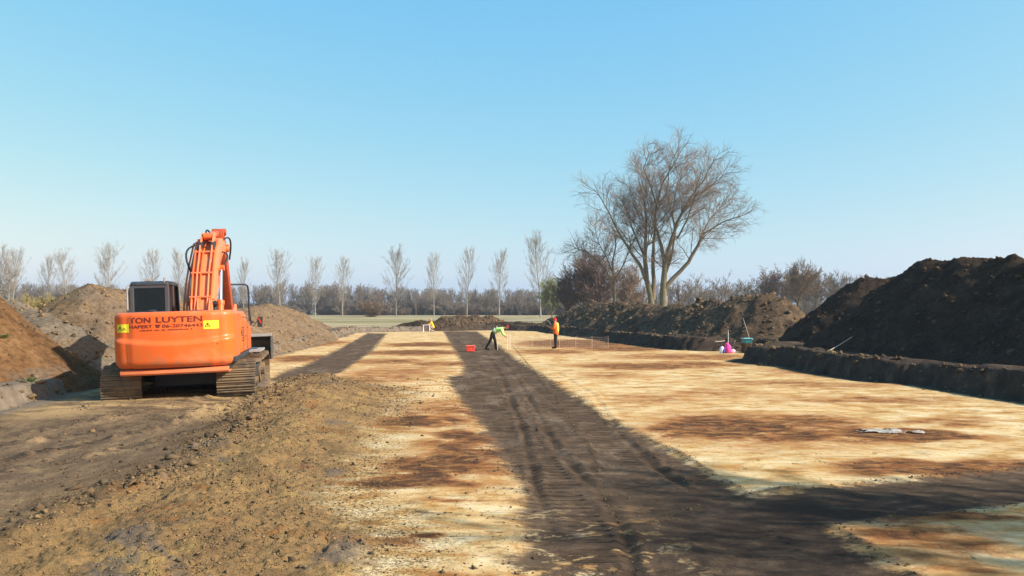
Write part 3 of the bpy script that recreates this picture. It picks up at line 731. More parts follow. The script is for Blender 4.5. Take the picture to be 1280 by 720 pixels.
# --- crawlers
def crawler(cx):
    root = MB()
    L, H, Wd = 3.85, .86, .82          # distance between wheel centres, height, shoe width
    r = H / 2; per = 2 * L + 2 * math.pi * r; N = 50
    def pos(s):
        s %= per
        if s < L: return (-L / 2 + s, 0.0, 0.0)                                  # bottom run, forward
        s -= L
        if s < math.pi * r:
            a = s / r; return (L / 2 + r * math.sin(a), r - r * math.cos(a), a)
        s -= math.pi * r
        if s < L:
            return (L / 2 - s, H - .045 * math.sin(math.pi * s / L), math.pi)
        s -= L
        a = s / r; return (-L / 2 - r * math.sin(a), r + r * math.cos(a), math.pi + a)
    belt = MB(); pitch = per / N
    for i in range(N):
        y, z, a = pos((i + .5) * pitch)
        M = Matrix.Translation((cx, y, z)) @ Matrix.Rotation(a, 4, 'X')
        def T(pts): return [M @ Vector(p) for p in pts]
        w2 = Wd / 2; p2 = pitch * .485
        prof = [(-p2, 0.0), (-p2, .034), (p2 * .9, .034), (p2, .0), (p2 * .96, -.012), (p2 * .62, -.012), (p2 * .56, -.048), (p2 * .40, -.048), (p2 * .34, -.006), (.1 * p2, -.006), (.04 * p2, -.034), (-.10 * p2, -.034), (-.16 * p2, -.004), (-.62 * p2, -.004), (-.68 * p2, -.034), (-.82 * p2, -.034), (-.88 * p2, 0)]
        n = len(prof)
        vs = T([(-w2, y_, z_) for y_, z_ in prof] + [(w2, y_, z_) for y_, z_ in prof])
        fs = [tuple(range(n)), tuple(range(n, 2 * n))[::-1]] + [(k, k + n, (k + 1) % n + n, (k + 1) % n) for k in range(n)]
        belt.add(vs, fs)
    tr = belt.build('track', M_MUDST, EX)
    fr = MB(); fr.box((cx, 0, .45), (.34, 3.4, .30)); fr.box((cx, 0, .62), (.5, 2.5, .07), None)
    fr.build('track_frame', M_DG, tr, .02)
    for yy in (-L / 2, L / 2):
        d = MB(); d.tube([(cx - .2, yy, .43), (cx + .2, yy, .43)], .37, 20); d.tube([(cx - .30, yy, .43), (cx + .30, yy, .43)], .17, 14)
        if yy < 0:
            for k in range(20):
                a = k * math.pi / 10; d.box((cx, yy + .385 * math.cos(a), .43 + .385 * math.sin(a)), (.1, .05, .05), (a, 0, 0))
        d.build('sprocket' if yy < 0 else 'idler', M_MUDST, tr)
    for k in range(7):
        d = MB(); yy = -1.44 + k * .48; d.tube([(cx - .17, yy, .15), (cx + .17, yy, .15)], .10, 14); d.build('roller', M_MUDST, tr)
crawler(-1.2); crawler(1.17)
b = MB(); b.box((0, 0, .55), (1.5, 2.5, .48)); b.box((-.75, .75, .55), (.6, .45, .3), (0, .12, .5)); b.box((.75, .75, .55), (.6, .45, .3), (0, -.12, -.5)); b.box((-.75, -.75, .55), (.6, .45, .3), (0, .12, -.5)); b.box((.75, -.75, .55), (.6, .45, .3), (0, -.12, .5))
b.build('car_body', M_DG, EX, .03)
b = MB(); b.tube([(0, 0, .78), (0, 0, .90)], .62, 32); b.build('slew_ring', M_MUDST, EX)
b = MB(); b.box((0, -.35, .955), (2.44, 4.5, .13)); b.box((-.98, 1.5, .955), (.75, 1.1, .12)); b.box((1.0, 1.45, .955), (.7, 1.0, .12))
b.build('deck', M_DG, EX, .015)

# --- counterweight
CW_TOP, CW_BOT = 2.05, .84
def cw_outline():
    pts = [(-1.33, -1.55)]
    hw, rc = 1.33, .36
    def rear(x): return -2.90 + .20 * (x / hw) ** 2
    yc = rear(hw - rc) + rc + .03
    for k in range(9):
        a = math.pi + (math.pi / 2) * k / 8
        pts.append((-(hw - rc) + rc * math.cos(a), yc + rc * math.sin(a)))
    for k in range(1, 26):
        x = -(hw - rc) + 2 * (hw - rc) * k / 26; pts.append((x, rear(x)))
    for k in range(9):
        a = -math.pi / 2 + (math.pi / 2) * k / 8
        pts.append(((hw - rc) + rc * math.cos(a), yc + rc * math.sin(a)))
    pts.append((1.33, -1.55))
    return pts
OUT = cw_outline()
def cw_normals():
    ns = []
    for i in range(len(OUT)):
        a = Vector(OUT[max(i - 1, 0)]); c = Vector(OUT[min(i + 1, len(OUT) - 1)]); t = (c - a).normalized()
        ns.append(Vector((t.y, -t.x)))
    return ns
OUT = [(x * .925 - .03, y) for x, y in OUT]
NRM = cw_normals()
def cw_crease(x): return 1.415 + .125 * (abs(x) / 1.25) ** 1.8
def cw_off(x, z):
    o = 0.0
    rt, rb = .10, .16
    if z > CW_TOP - rt: q = (z - (CW_TOP - rt)) / rt; o -= rt * (1 - math.sqrt(max(0, 1 - q * q)))
    if z < CW_BOT + rb: q = ((CW_BOT + rb) - z) / rb; o -= rb * (1 - math.sqrt(max(0, 1 - q * q)))
    t = min(1, max(0, (cw_crease(x) - z) / .085)); t = t * t * (3 - 2 * t)
    side = 1 - min(1, max(0, (abs(x + .03) - 1.13) / .1))
    o += .06 * t * side * (1 - .55 * min(1, max(0, (cw_crease(x) - .085 - z) / .5)))
    return o
def cw_surf(x, z):
    for i in range(len(OUT) - 1):
        x0, x1 = OUT[i][0], OUT[i + 1][0]
        if x0 <= x <= x1 and x1 > x0 and OUT[i][1] < -2:
            t = (x - x0) / (x1 - x0)
            y = OUT[i][1] + (OUT[i + 1][1] - OUT[i][1]) * t
            n = NRM[i].lerp(NRM[i + 1], t)
            return y + n.y * cw_off(x, z)
    return -2.8
b = MB()
zs = [CW_BOT + .16 * (1 - math.cos(a * math.pi / 2 / 6)) for a in range(6)]
zs += [CW_BOT + .16 + (CW_TOP - .10 - CW_BOT - .16) * k / 34 for k in range(35)]
zs += [CW_TOP - .10 + .10 * math.sin(a * math.pi / 2 / 6) for a in range(1, 7)]
n = len(OUT); vs = []; fs = []
for z in zs:
    for (x, y), nn in zip(OUT, NRM):
        o = cw_off(x, z); vs.append((x + nn.x * o, y + nn.y * o, z))
for i in range(len(zs) - 1):
    for k in range(n - 1): fs.append((i * n + k, i * n + k + 1, (i + 1) * n + k + 1, (i + 1) * n + k))
    fs.append((i * n + n - 1, i * n, (i + 1) * n, (i + 1) * n + n - 1))
fs.append(tuple(range(n))[::-1]); fs.append(tuple(range((len(zs) - 1) * n, len(zs) * n)))
b.add(vs, fs)
CW = b.build('counterweight', M_OR, EX, smooth=50)
# lower lip of the counterweight
b = MB(); pr = []
for k in range(25):
    x = -1.13 + 2.2 * k / 24; pr.append((x, -2.80 + .16 * (x / 1.2) ** 2))
vs = []; 
for x, y in pr: vs += [(x, y, .70), (x, y - .03, .735), (x, y - .03, .79), (x, y + .02, .815), (x, y + .7, .815), (x, y + .7, .70)]
fs = []
for k in range(24):
    for j in range(6): fs.append((k * 6 + j, k * 6 + (j + 1) % 6, (k + 1) * 6 + (j + 1) % 6, (k + 1) * 6 + j))
fs += [tuple(range(6)), tuple(range(144, 150))[::-1]]
b.add(vs, fs); b.build('lower_lip', M_ORF, CW, smooth=30)
b = MB(); b.box((0, -2.1, .80), (2.2, 1.0, .09)); b.build('belly_plate', M_DG, CW)

def text_mesh(body, size, xfit=None, offset=0.0):
    cu = bpy.data.curves.new('t', 'FONT'); cu.body = body; cu.size = size; cu.space_character = 1.0; cu.offset = offset; cu.resolution_u = 3
    o = bpy.data.objects.new('t', cu); COL.objects.link(o)
    dg = bpy.context.evaluated_depsgraph_get(); dg.update()
    me = bpy.data.meshes.new_from_object(o.evaluated_get(dg))
    vs = [v.co.copy() for v in me.vertices]; fs = [tuple(p.vertices) for p in me.polygons]
    bpy.data.objects.remove(o); bpy.data.curves.remove(cu); bpy.data.meshes.remove(me)
    x0 = min(v.x for v in vs); x1 = max(v.x for v in vs); y0 = min(v.y for v in vs); y1 = max(v.y for v in vs)
    return vs, fs, x0, x1, y0, y1
def lettering(name, parts, mat, parent, proud=.006):
    """parts: (text, x0, x1, z0, z1, dz) fitted into a box on the rear face"""
    b = MB()
    for body, xa, xb, za, zb, off in parts:
        vs, fs, x0, x1, y0, y1 = text_mesh(body, .2, offset=off)
        # cut long edges so that letters follow the curved plate
        P = []
        for v in vs:
            x = xa + (xb - xa) * (v.x - x0) / (x1 - x0); z = za + (zb - za) * (v.y - y0) / (y1 - y0)
            P.append((x, cw_surf(x, z) - proud, z))
        b.add(P, fs)
    return b.build(name, mat, parent)
# pixel -> local position on the rear plate (x right, z up)
def cwx(px): return -1.24 + (px - 141.5) * (2.40 / 152.0)
def cwz(py, px=210): return 2.06 - (py - 388.2 + (px - 210) * .022) * .0171
for body, xa, xb, ya, yb_, of in (('TON', 164, 191.5, 402.4, 395.2, .004), ('LUYTEN', 198.5, 257, 402.4, 395.2, .004), ('HAPERT', 163.5, 193.5, 408.7, 404.6, .003), ('06-20746443', 206, 257, 408.7, 404.6, .003)):
    lettering('lettering', [(body, cwx(xa), cwx(xb), cwz(ya), cwz(yb_), of)], M_RED, CW)
# telephone pictogram and the row of small print too worn to read
b = MB()
def plate_quad(b, x0, z0, x1, z1, proud=.006):
    nx = max(1, int(abs(x1 - x0) / .05)); vs = []; fs = []
    for i in range(nx + 1):
        x = x0 + (x1 - x0) * i / nx
        vs += [(x, cw_surf(x, z0) - proud, z0), (x, cw_surf(x, z1) - proud, z1)]
    for i in range(nx): fs.append((2 * i, 2 * i + 2, 2 * i + 3, 2 * i + 1))
    b.add(vs, fs)
tx, tz = cwx(200.5), cwz(406.4)
plate_quad(b, tx - .035, tz - .035, tx + .035, tz + .008); plate_quad(b, tx - .05, tz + .014, tx + .05, tz + .032); plate_quad(b, tx - .05, tz + .002, tx - .03, tz + .016); plate_quad(b, tx + .03, tz + .002, tx + .05, tz + .016)
rr = random.Random(4); x = cwx(177)
while x < cwx(243):
    wl = rr.uniform(.012, .03); h_ = rr.uniform(.018, .03)
    plate_quad(b, x, cwz(412.2), x + wl, cwz(412.2) + h_, .006); x += wl + (.012 if rr.random() < .85 else .05)
b.build('small_print', M_RED, CW)
def sticker(xa, xb, za, zb, pale):
    b = MB(); plate_quad(b, xa, za, xb, zb, .005)
    b.mi = 1
    w = xb - xa; h = zb - za
    def tri(pts, pr): b.add([(x, cw_surf(x, z) - pr, z) for x, z in pts], [tuple(range(len(pts)))])
    cx, cz = xa + w * .27, za + h * .50
    # warning triangle as an outline, then an exclamation mark at the right
    o, i_ = h * .36, h * .22
    P = [(cx + o * 1.1 * math.cos(R(a)), cz - h * .06 + o * math.sin(R(a))) for a in (90, 210, 330)]; Q = [(cx + i_ * 1.1 * math.cos(R(a)), cz - h * .06 + i_ * math.sin(R(a))) for a in (90, 210, 330)]
    for k in range(3): tri([P[k], P[(k + 1) % 3], Q[(k + 1) % 3], Q[k]], .008)
    plate_quad(b, cx - .008, cz - h * .1, cx + .008, cz + h * .1, .008)
    plate_quad(b, xb - w * .15, za + h * .42, xb - w * .09, za + h * .80, .008); plate_quad(b, xb - w * .15, za + h * .22, xb - w * .09, za + h * .34, .008)
    if not pale: plate_quad(b, xa + w * .50, za + h * .30, xa + w * .74, za + h * .38, .008); plate_quad(b, xa + w * .50, za + h * .46, xa + w * .70, za + h * .52, .008)
    o_ = b.build('warning_sticker', [M_YEL, M_INK], CW)
    return o_
sticker(cwx(146.5), cwx(163), cwz(414.6, 150), cwz(404.3, 150), False)
sticker(cwx(258), cwx(277.5), cwz(410.8, 268), cwz(400.4, 268), True)
for px, py in ((152.5, 434.5), (272.5, 430)):
    b = MB(); x, z = cwx(px), 2.02 - (py - 388.6) * .0168
    P = [(x - .075, z), (x, z - .037), (x + .075, z), (x, z + .037)]
    b.add([(a, cw_surf(a, c) - .007, c) for a, c in P], [(0, 1, 2, 3)]); b.build('reflector', M_REDB, CW)

# --- house: engine hood, right side body, left side body
b = MB(); b.box((-.04, -1.05, 1.50), (2.4, 1.0, .98)); b.build('engine_hood', M_OR, EX, .06)
prof = [(-1.54, 1.03), (-1.54, 1.93), (-1.46, 2.01), (-.60, 2.01), (-.30, 1.96), (.30, 1.72), (.95, 1.66), (1.08, 1.55), (1.08, 1.03)]
b = MB(); b.prism(prof, .55, 1.22); SP = b.build('side_body', M_OR, EX, .05, 40)
for k in range(6): MB().box((1.228, -1.0, 1.62 - k * .06), (.012, .5, .022)).build('louvre', M_DG, SP)
MB().box((1.228, -1.36, 1.5), (.012, .035, .12)).build('hinge', M_DG, SP); MB().box((1.228, -.35, 1.4), (.012, .06, .05)).build('latch', M_DG, SP)
b = MB(); b.prism([(-1.54, 1.03), (-1.54, 1.98), (-.25, 1.98), (-.25, 1.03)], -1.31, -.62); b.build('side_body', M_OR, EX, .05, 40)
b = MB(); b.box((.12, -.3, 2.03), (.3, .3, .1)); b.build('filler_cap', M_DG, EX, .02)
b = MB(); b.tube([(.62, -1.0, 1.95), (.62, -1.0, 2.16), (.62, -1.12, 2.24)], .055, 12); b.build('exhaust_pipe', M_BK, EX)
b = MB(); b.blob((-.52, -2.35, 2.06), (.12, .1, .045)); b.build('camera_housing', M_BK, EX)
# panel seams, bolts and handles on the right side body and hood
for y_ in (-.92, .05): MB().box((1.222, y_, 1.45), (.008, .014, .78)).build('panel_seam', M_BK, SP)
MB().box((1.222, -.45, 1.86), (.008, .95, .012)).build('panel_seam', M_BK, SP)
for y_, z_ in ((-1.48, 1.12), (-1.48, 1.88), (-.98, 1.12), (-.86, 1.88), (-.02, 1.12), (.12, 1.60)): MB().tube([(1.215, y_, z_), (1.232, y_, z_)], .016, 8).build('bolt', M_DG, SP)
for x_ in (-1.02, .78):
    b = MB(); z_ = CW_TOP - .005; b.tube([(x_, -2.35, z_), (x_, -2.35, z_ + .05), (x_, -2.20, z_ + .05), (x_, -2.20, z_)], .016, 8); b.build('lifting_eye', M_DG, CW)
for z_ in (1.0, 1.93): MB().box((1.20, -1.56, z_), (.03, .02, .05)).build('clip', M_DG, SP)
# toothed anti-slip step at the right front corner
b = MB(); b.box((1.22, 1.15, .98), (.55, 1.5, .05))
for k in range(9): b.box((1.02 + k * .055, 1.93, .955), (.03, .03, .07))
b.build('step', M_GREYW, EX)
b = MB(); b.box((1.12, 1.1, .86), (.5, 1.35, .18)); b.build('tool_box', M_BK, EX, .02)
# hand rail
b = MB(); b.tube([(1.24, .55, 1.75), (1.24, .55, 2.55), (1.22, .52, 2.66), (1.18, .45, 2.70), (.86, .2, 2.70)], .022, 8); b.tube([(1.24, .55, 2.1), (1.24, 1.0, 1.66)], .018, 8)
b.build('hand_rail', M_BK, EX, smooth=60)
# mirror with its red and white warning stripes
b = MB(); b.tube([(1.28, .95, 1.60), (1.40, 1.05, 1.75)], .014, 8); b.box((1.46, 1.05, 1.72), (.13, .06, .27), (0, .06, .1))
MI = b.build('mirror', M_BK, EX, .025)
b = MB()
b.box((1.46, 1.014, 1.75), (.035, .006, .16), (0, -.45, .1))
b.build('warning_stripe', M_REDB, MI)

# --- cab
CX0, CX1, CY0, CY1, CZ0, CZ1 = -1.50, -.60, .02, 1.82, 1.0, 2.80
b = MB()
def post(x, y, z0, z1, x2=None, y2=None, s=.085):
    x2 = x if x2 is None else x2; y2 = y if y2 is None else y2
    b.add([(x - s / 2, y - s / 2, z0), (x + s / 2, y - s / 2, z0), (x + s / 2, y + s / 2, z0), (x - s / 2, y + s / 2, z0),
           (x2 - s / 2, y2 - s / 2, z1), (x2 + s / 2, y2 - s / 2, z1), (x2 + s / 2, y2 + s / 2, z1), (x2 - s / 2, y2 + s / 2, z1)],
          [(0, 1, 2, 3), (4, 5, 6, 7), (0, 1, 5, 4), (1, 2, 6, 5), (2, 3, 7, 6), (3, 0, 4, 7)])
x0, x1 = CX0 + .05, CX1 - .05
for x in (x0, x1):
    post(x, CY0 + .05, CZ0, CZ1 - .05, None, CY0 + .10, .10); post(x, CY1 - .05, CZ0, CZ1 - .08, None, CY1 - .36, .08); post(x, .88, CZ0, CZ1 - .06, None, .88, .06)
b.box(((CX0 + CX1) / 2, CY0 + .05, 1.58), (.9, .08, 1.0)); b.box(((CX0 + CX1) / 2, CY0 + .095, 2.70), (.9, .09, .10))
b.box((x0, .9, 1.45), (.05, 1.7, .8)); b.box((x1, .9, 1.45), (.05, 1.7, .8)); b.box(((CX0 + CX1) / 2, CY1 - .06, 1.3), (.9, .05, .5))
CAB = b.build('cab', M_CAB, EX, .015)
b = MB(); b.prism([(CY0 + .02, 2.73), (CY0 + .05, 2.79), (CY0 + .2, 2.83), (CY1 - .6, 2.83), (CY1 - .34, 2.78), (CY1 - .30, 2.72)], CX0 + .01, CX1 - .01); b.build('cab_roof', M_DG, CAB, .03, 40)
def pane(pts, n='window'):
    b = MB(); b.add(pts, [(0, 1, 2, 3)]); 
    o = b.build(n, M_GLASS, CAB); return o
yb = CY0 + .045
pane([(x0 + .05, yb, 2.09), (x1 - .05, yb, 2.09), (x1 - .05, yb + .03, 2.66), (x0 + .05, yb + .03, 2.66)])
for x in (x0, x1):
    pane([(x, CY0 + .11, 1.86), (x, .85, 1.86), (x, .85, 2.72), (x, CY0 + .15, 2.72)]); pane([(x, .91, 1.86), (x, CY1 - .13, 1.86), (x, CY1 - .36, 2.70), (x, .91, 2.72)])
pane([(x0 + .04, CY1 - .12, 1.56), (x1 - .04, CY1 - .12, 1.56), (x1 - .04, CY1 - .38, 2.70), (x0 + .04, CY1 - .38, 2.70)])
b = MB(); b.box((-1.05, .62, 1.72), (.48, .5, .14)); b.box((-1.05, .40, 2.06), (.46, .13, .62), (-.12, 0, 0)); b.box((-1.05, .34, 2.45), (.26, .09, .18)); b.box((-1.05, .6, 1.5), (.4, .4, .4))
b.build('operator_seat', M_SEAT, CAB, .03)
b = MB(); b.tube([(CX0 - .05, CY0 + .02, 1.7), (CX0 - .05, CY0 + .02, 2.70), (CX0 + .02, CY0 + .04, 2.76)], .018, 8); b.tube([(CX0 - .05, .25, 1.7), (CX0 - .05, .25, 2.60), (CX0 + .02, .25, 2.7)], .016, 8); b.build('grab_rail', M_GREYW, CAB)
b = MB(); b.tube([(CX1 - .10, CY0 + .06, 2.79), (CX1 - .10, CY0 + .06, 2.90), (CX1 - .10, CY0 + .2, 2.90), (CX1 - .10, CY0 + .2, 2.80)], .016, 8); b.build('roof_rail', M_GREYW, CAB); MB().box((-1.1, CY0 + .25, 2.87), (.12, .1, .07)).build('roof_lamp', M_GREYW, CAB, .01)

# --- boom, stick, bucket: all in the plane x = bx, profile in (y, z)
bx = .10
def plate_arm(name, line, hs, wd, mats, parent, bev=.02, close=False):
    """box section beam: centre line points (y,z), half heights, widths"""
    b = MB(); P = [Vector((0, y, z)) for y, z in line]; n = len(P); vs = []
    for i, p in enumerate(P):
        t = (P[min(i + 1, n - 1)] - P[max(i - 1, 0)]).normalized(); nn = Vector((0, -t.z, t.y)); h = hs[i]; w = wd[i] / 2
        for sx, sn in ((-1, -1), (1, -1), (1, 1), (-1, 1)): vs.append((bx + sx * w, p.y + nn.y * sn * h, p.z + nn.z * sn * h))
    fs = [(0, 1, 2, 3), tuple(range(4 * n - 4, 4 * n))[::-1]]
    for i in range(n - 1):
        for j in range(4): fs.append((i * 4 + j, i * 4 + (j + 1) % 4, (i + 1) * 4 + (j + 1) % 4, (i + 1) * 4 + j))
    b.add(vs, fs)
    return b, P
BOOM = [(.35, 1.72), (.75, 2.35), (1.2, 3.0), (1.75, 3.58), (2.4, 3.98), (3.2, 4.22), (4.0, 4.30), (4.55, 4.28)]
b, _ = plate_arm('boom', BOOM, [.16, .24, .32, .37, .34, .27, .21, .14], [.56, .60, .60, .56, .52, .46, .40, .34], M_OR, EX)
b.tube([(bx - .34, .35, 1.72), (bx + .34, .35, 1.72)], .13, 16)
b.tube([(bx - .32, 1.75, 3.42), (bx + .32, 1.75, 3.42)], .10, 14); b.tube([(bx - .26, 4.55, 4.28), (bx + .26, 4.55, 4.28)], .14, 16)
for sx in (-1, 1): b.prism([(1.25, 3.36), (1.75, 3.98), (2.25, 4.32), (2.25, 4.52), (2.05, 4.56), (1.55, 4.1), (1.2, 3.6)], bx + sx * .15 - .02, bx + sx * .15 + .02)
BO = b.build('boom', M_ORF, EX, .018, 35)
for sx in (-.26, .26):
    b = MB(); b.prism([(1.55, 4.0), (1.9, 4.12), (1.95, 4.28), (1.6, 4.2)], bx + sx * .6 - .06, bx + sx * .6 + .06); b.build('work_lamp', M_BK, BO, .015)
def cylinder(name, a, c, rb, rr, split, parent):
    """hydraulic ram: barrel from a, rod to c"""
    a, c = Vector(a), Vector(c); m = a.lerp(c, split); t = (c - a).normalized()
    b = MB(); b.tube([a, m], rb, 16); b.tube([m - t * .12, m + t * .01], rb * 1.18, 16); ax = Vector((1, 0, 0)); b.tube([a - ax * rb * 1.05, a + ax * rb * 1.05], rb * 1.25, 14)
    o = b.build(name, M_OR, parent, smooth=40)
    b = MB(); b.tube([m, c], rr, 12); b.build('piston_rod', M_STEEL, o, smooth=40)
    b = MB(); b.tube([c - ax * rb * 1.0, c + ax * rb * 1.0], rb * 1.05, 14); b.build('rod_eye', M_OR, o, smooth=40)
cylinder('boom_cylinder', (bx - .36, .98, 1.50), (bx - .34, 1.75, 3.42), .088, .052, .46, EX)
cylinder('boom_cylinder', (bx + .36, .98, 1.50), (bx + .34, 1.75, 3.42), .088, .052, .46, EX)
cylinder('arm_cylinder', (bx, 2.0, 4.42), (bx, 4.42, 4.82), .095, .055, .58, EX)
b = MB(); b.prism([(.15, 1.05), (.15, 1.85), (.35, 1.95), (.62, 1.80), (1.15, 1.45), (1.15, 1.05)], bx - .33, bx - .25); b.prism([(.15, 1.05), (.15, 1.85), (.35, 1.95), (.62, 1.80), (1.15, 1.45), (1.15, 1.05)], bx + .25, bx + .33)
b.build('boom_bracket', M_ORF, EX, .01)
# stick
STK = [(4.30, 4.86), (4.55, 4.30), (5.0, 3.62), (5.75, 2.52), (6.30, 1.70)]
b, _ = plate_arm('stick', STK, [.10, .27, .26, .19, .12], [.30, .32, .32, .30, .28], M_OR, EX)
for y, z in ((4.42, 4.82), (6.30, 1.70)): b.tube([(bx - .2, y, z), (bx + .2, y, z)], .12, 14)
ST = b.build('stick', M_STK, EX, .015, 35)
cylinder('bucket_cylinder', (bx, 5.05, 4.22), (bx, 6.48, 2.32), .08, .048, .6, EX)
b = MB()
for sx in (-.17, .17):
    b.tube([(bx + sx, 6.05, 2.05), (bx + sx, 6.48, 2.32)], .045, 8); b.tube([(bx + sx, 6.48, 2.32), (bx + sx, 6.78, 1.62)], .045, 8)
b.build('bucket_link', M_ORF, EX, smooth=40)
# wide ditching bucket, its mouth towards the machine
bc = .22; bw = 1.16
arc = [(6.30, 1.20)] + [(6.62 + .48 * math.sin(R(a)) * 1.0, .86 + .40 * math.cos(R(a))) for a in (-30, 0, 30, 60, 90, 120, 150, 180)] + [(6.22, .44), (6.12, .43)]
inn = [(y - .02 if y > 6.5 else y, z + (.025 if z < .8 else -.025)) for y, z in arc]
b = MB(); b.prism(arc + inn[::-1], bc - bw, bc + bw)
BK = b.build('bucket', M_WORN, EX, 0)
for sx in (-1, 1):
    b = MB(); b.prism(arc, bc + sx * bw - .018, bc + sx * bw + .018); b.build('side_plate', M_WORN, BK)
b = MB(); b.box((bc, 6.28, 1.225), (2 * bw + .05, .10, .09)); b.build('bucket_rim', M_GREYW, BK, .01)
b = MB()
for sx in (-.16, .16): b.prism([(6.2, 1.25), (6.18, 1.75), (6.32, 1.84), (6.80, 1.72), (6.90, 1.52), (6.75, 1.2)], bx + sx - .02, bx + sx + .02)
b.tube([(bx - .2, 6.3, 1.70), (bx + .2, 6.3, 1.70)], .05, 10); b.tube([(bx - .2, 6.78, 1.62), (bx + .2, 6.78, 1.62)], .05, 10)
b.build('coupler', M_DG, BK)
# pipes along the back of the boom and the hoses that bridge its joints
def along(off_x, lift, i0=0, i1=len(BOOM) - 1, wob=0, seed=0):
    r_ = random.Random(seed); P = []
    hs = [.16, .24, .32, .37, .34, .27, .21, .14]
    for i in range(i0, i1 + 1):
        y, z = BOOM[i]; a = BOOM[max(i - 1, 0)]; c = BOOM[min(i + 1, len(BOOM) - 1)]
        t = Vector((c[0] - a[0], c[1] - a[1])).normalized()
        P.append((bx + off_x + r_.uniform(-wob, wob), y - t.y * (hs[i] + lift), z + t.x * (hs[i] + lift)))
    return P
for k, (ox, lf) in enumerate(((-.25, .05), (-.15, .06), (-.05, .05), (.14, .05), (.24, .06))):
    b = MB(); b.tube(along(ox, lf, 0, 6 if k < 3 else 4, .008, k), .024, 8); b.build('pipe', M_OR if k % 2 == 0 else M_ORF, BO, smooth=60)
for k, ox in enumerate((-.43, -.36)):
    P = [(bx + ox, .55 + k * .05, 1.5), (bx + ox - .05, .8, 2.2), (bx + ox - .03, 1.1, 2.9), (bx + ox, 1.5, 3.5), (bx + ox + .03, 2.2, 4.2), (bx + ox + .05, 3.1, 4.42)]
    b = MB(); b.tube(P, .026, 8); b.build('pipe', M_ORF, BO, smooth=60)
def arcpts(a, c, sag, n=10):
    a, c, sag = Vector(a), Vector(c), Vector(sag); return [a.lerp(c, t) + sag * (4 * t * (1 - t)) for t in [i / n for i in range(n + 1)]]
for k, (a, c, sg) in enumerate((((bx - .27, 1.3, 3.1), (bx - .30, 2.5, 4.2), (-.22, -.30, .22)), ((bx - .24, 3.5, 4.45), (bx - .2, 4.75, 4.6), (-.08, .0, .34)), ((bx + .2, 3.5, 4.45), (bx + .22, 4.85, 3.9), (.12, .05, .35)),
                                ((bx + .27, 1.6, 3.2), (bx + .27, 2.8, 4.0), (.20, -.1, .15)), ((bx - .15, .2, 1.6), (bx - .22, .75, 2.6), (-.05, -.14, .1)), ((bx - .05, .2, 1.6), (bx - .10, .7, 2.6), (.0, -.16, .1)), ((bx + .16, .2, 1.6), (bx + .18, .7, 2.6), (.03, -.16, .1)))):
    b = MB(); b.tube(arcpts(a, c, sg), .026, 8); b.build('hose', M_BK if k < 4 else M_ORF, BO, smooth=60)
for k, i in enumerate((1, 2, 3, 4)):
    b = MB(); y, z = BOOM[i]; P = along(-.04, .055, i, i)[0]; b.box((bx - .04, P[1], P[2]), (.52, .07, .05)); b.build('pipe_clamp', M_ORF, BO, .01)
# mud caked on the crawlers
for o_ in [o for o in EX.children if o.name.split('.')[0] in ('boom', 'stick', 'boom_cylinder', 'arm_cylinder', 'bucket_cylinder', 'bucket_link')]:
    for q_ in [o_] + list(o_.children):
        for v_ in q_.data.vertices:
            if v_.co.z > 1.72: v_.co.z = 1.72 + (v_.co.z - 1.72) * .875
b = MB(); rr = random.Random(9)
for cx in (-1.2, 1.17):
    for i in range(46):
        y = rr.uniform(-2.0, 2.0); b.blob((cx + rr.uniform(-.33, .33), y, .86 + rr.uniform(-.03, .03)), (rr.uniform(.05, .14), rr.uniform(.05, .16), rr.uniform(.03, .09)), 7, 5)
tag(b.build('caked_mud', S_CLOD, EX), kind='stuff')
# ------------------------------------------------------------------ bare trees
class Tubes:
    def __init__(s): s.V = []; s.F = []; s.T = []; s.n = 0; s.R = []
    def add(s, P, r, n, tint=0.0):
        P = np.asarray(P, float); k = len(P)
        t = np.empty_like(P); t[1:-1] = P[2:] - P[:-2]; t[0] = P[1] - P[0]; t[-1] = P[-1] - P[-2]
        t /= np.linalg.norm(t, axis=1, keepdims=True) + 1e-9
        ref = np.array([.31, .17, .93]) if abs(t[0][2]) < .9 else np.array([.95, .2, .1])
        u = np.cross(t, ref); u /= np.linalg.norm(u, axis=1, keepdims=True) + 1e-9
        w = np.cross(t, u)
        a = np.arange(n) * 2 * np.pi / n
        ring = P[:, None, :] + (u[:, None, :] * np.cos(a)[None, :, None] + w[:, None, :] * np.sin(a)[None, :, None]) * np.asarray(r)[:, None, None]
        s.V.append(ring.reshape(-1, 3))
        i = np.arange(k - 1)[:, None] * n; j = np.arange(n)[None, :]; j2 = (np.arange(n)[None, :] + 1) % n
        s.F.append(np.stack([i + j, i + j2, i + n + j2, i + n + j], -1).reshape(-1, 4) + s.n)
        s.T.append(np.full(k * n, tint)); s.n += k * n
    def mesh(s, name, smooth=True):
        V = np.concatenate(s.V); F = np.concatenate(s.F)
        me = np_mesh(name, V, F.ravel(), np.full(len(F), 4), smooth)
        fattr(me, 'twig', np.concatenate(s.T))
        return me

def limb_path(rng, p, d, L, nseg, wob, upw, out=None):
    P = [np.array(p, float)]; d = np.array(d, float); d /= np.linalg.norm(d)
    for i in range(nseg):
        d = d + rng.normal(0, wob, 3) + np.array([0, 0, upw])
        d /= np.linalg.norm(d); P.append(P[-1] + d * L / nseg)
    return np.array(P)

def side_dir(rng, t, ang):
    a = rng.normal(0, 1, 3); a -= a.dot(t) * t; a /= np.linalg.norm(a)
    return t * math.cos(ang) + a * math.sin(ang)

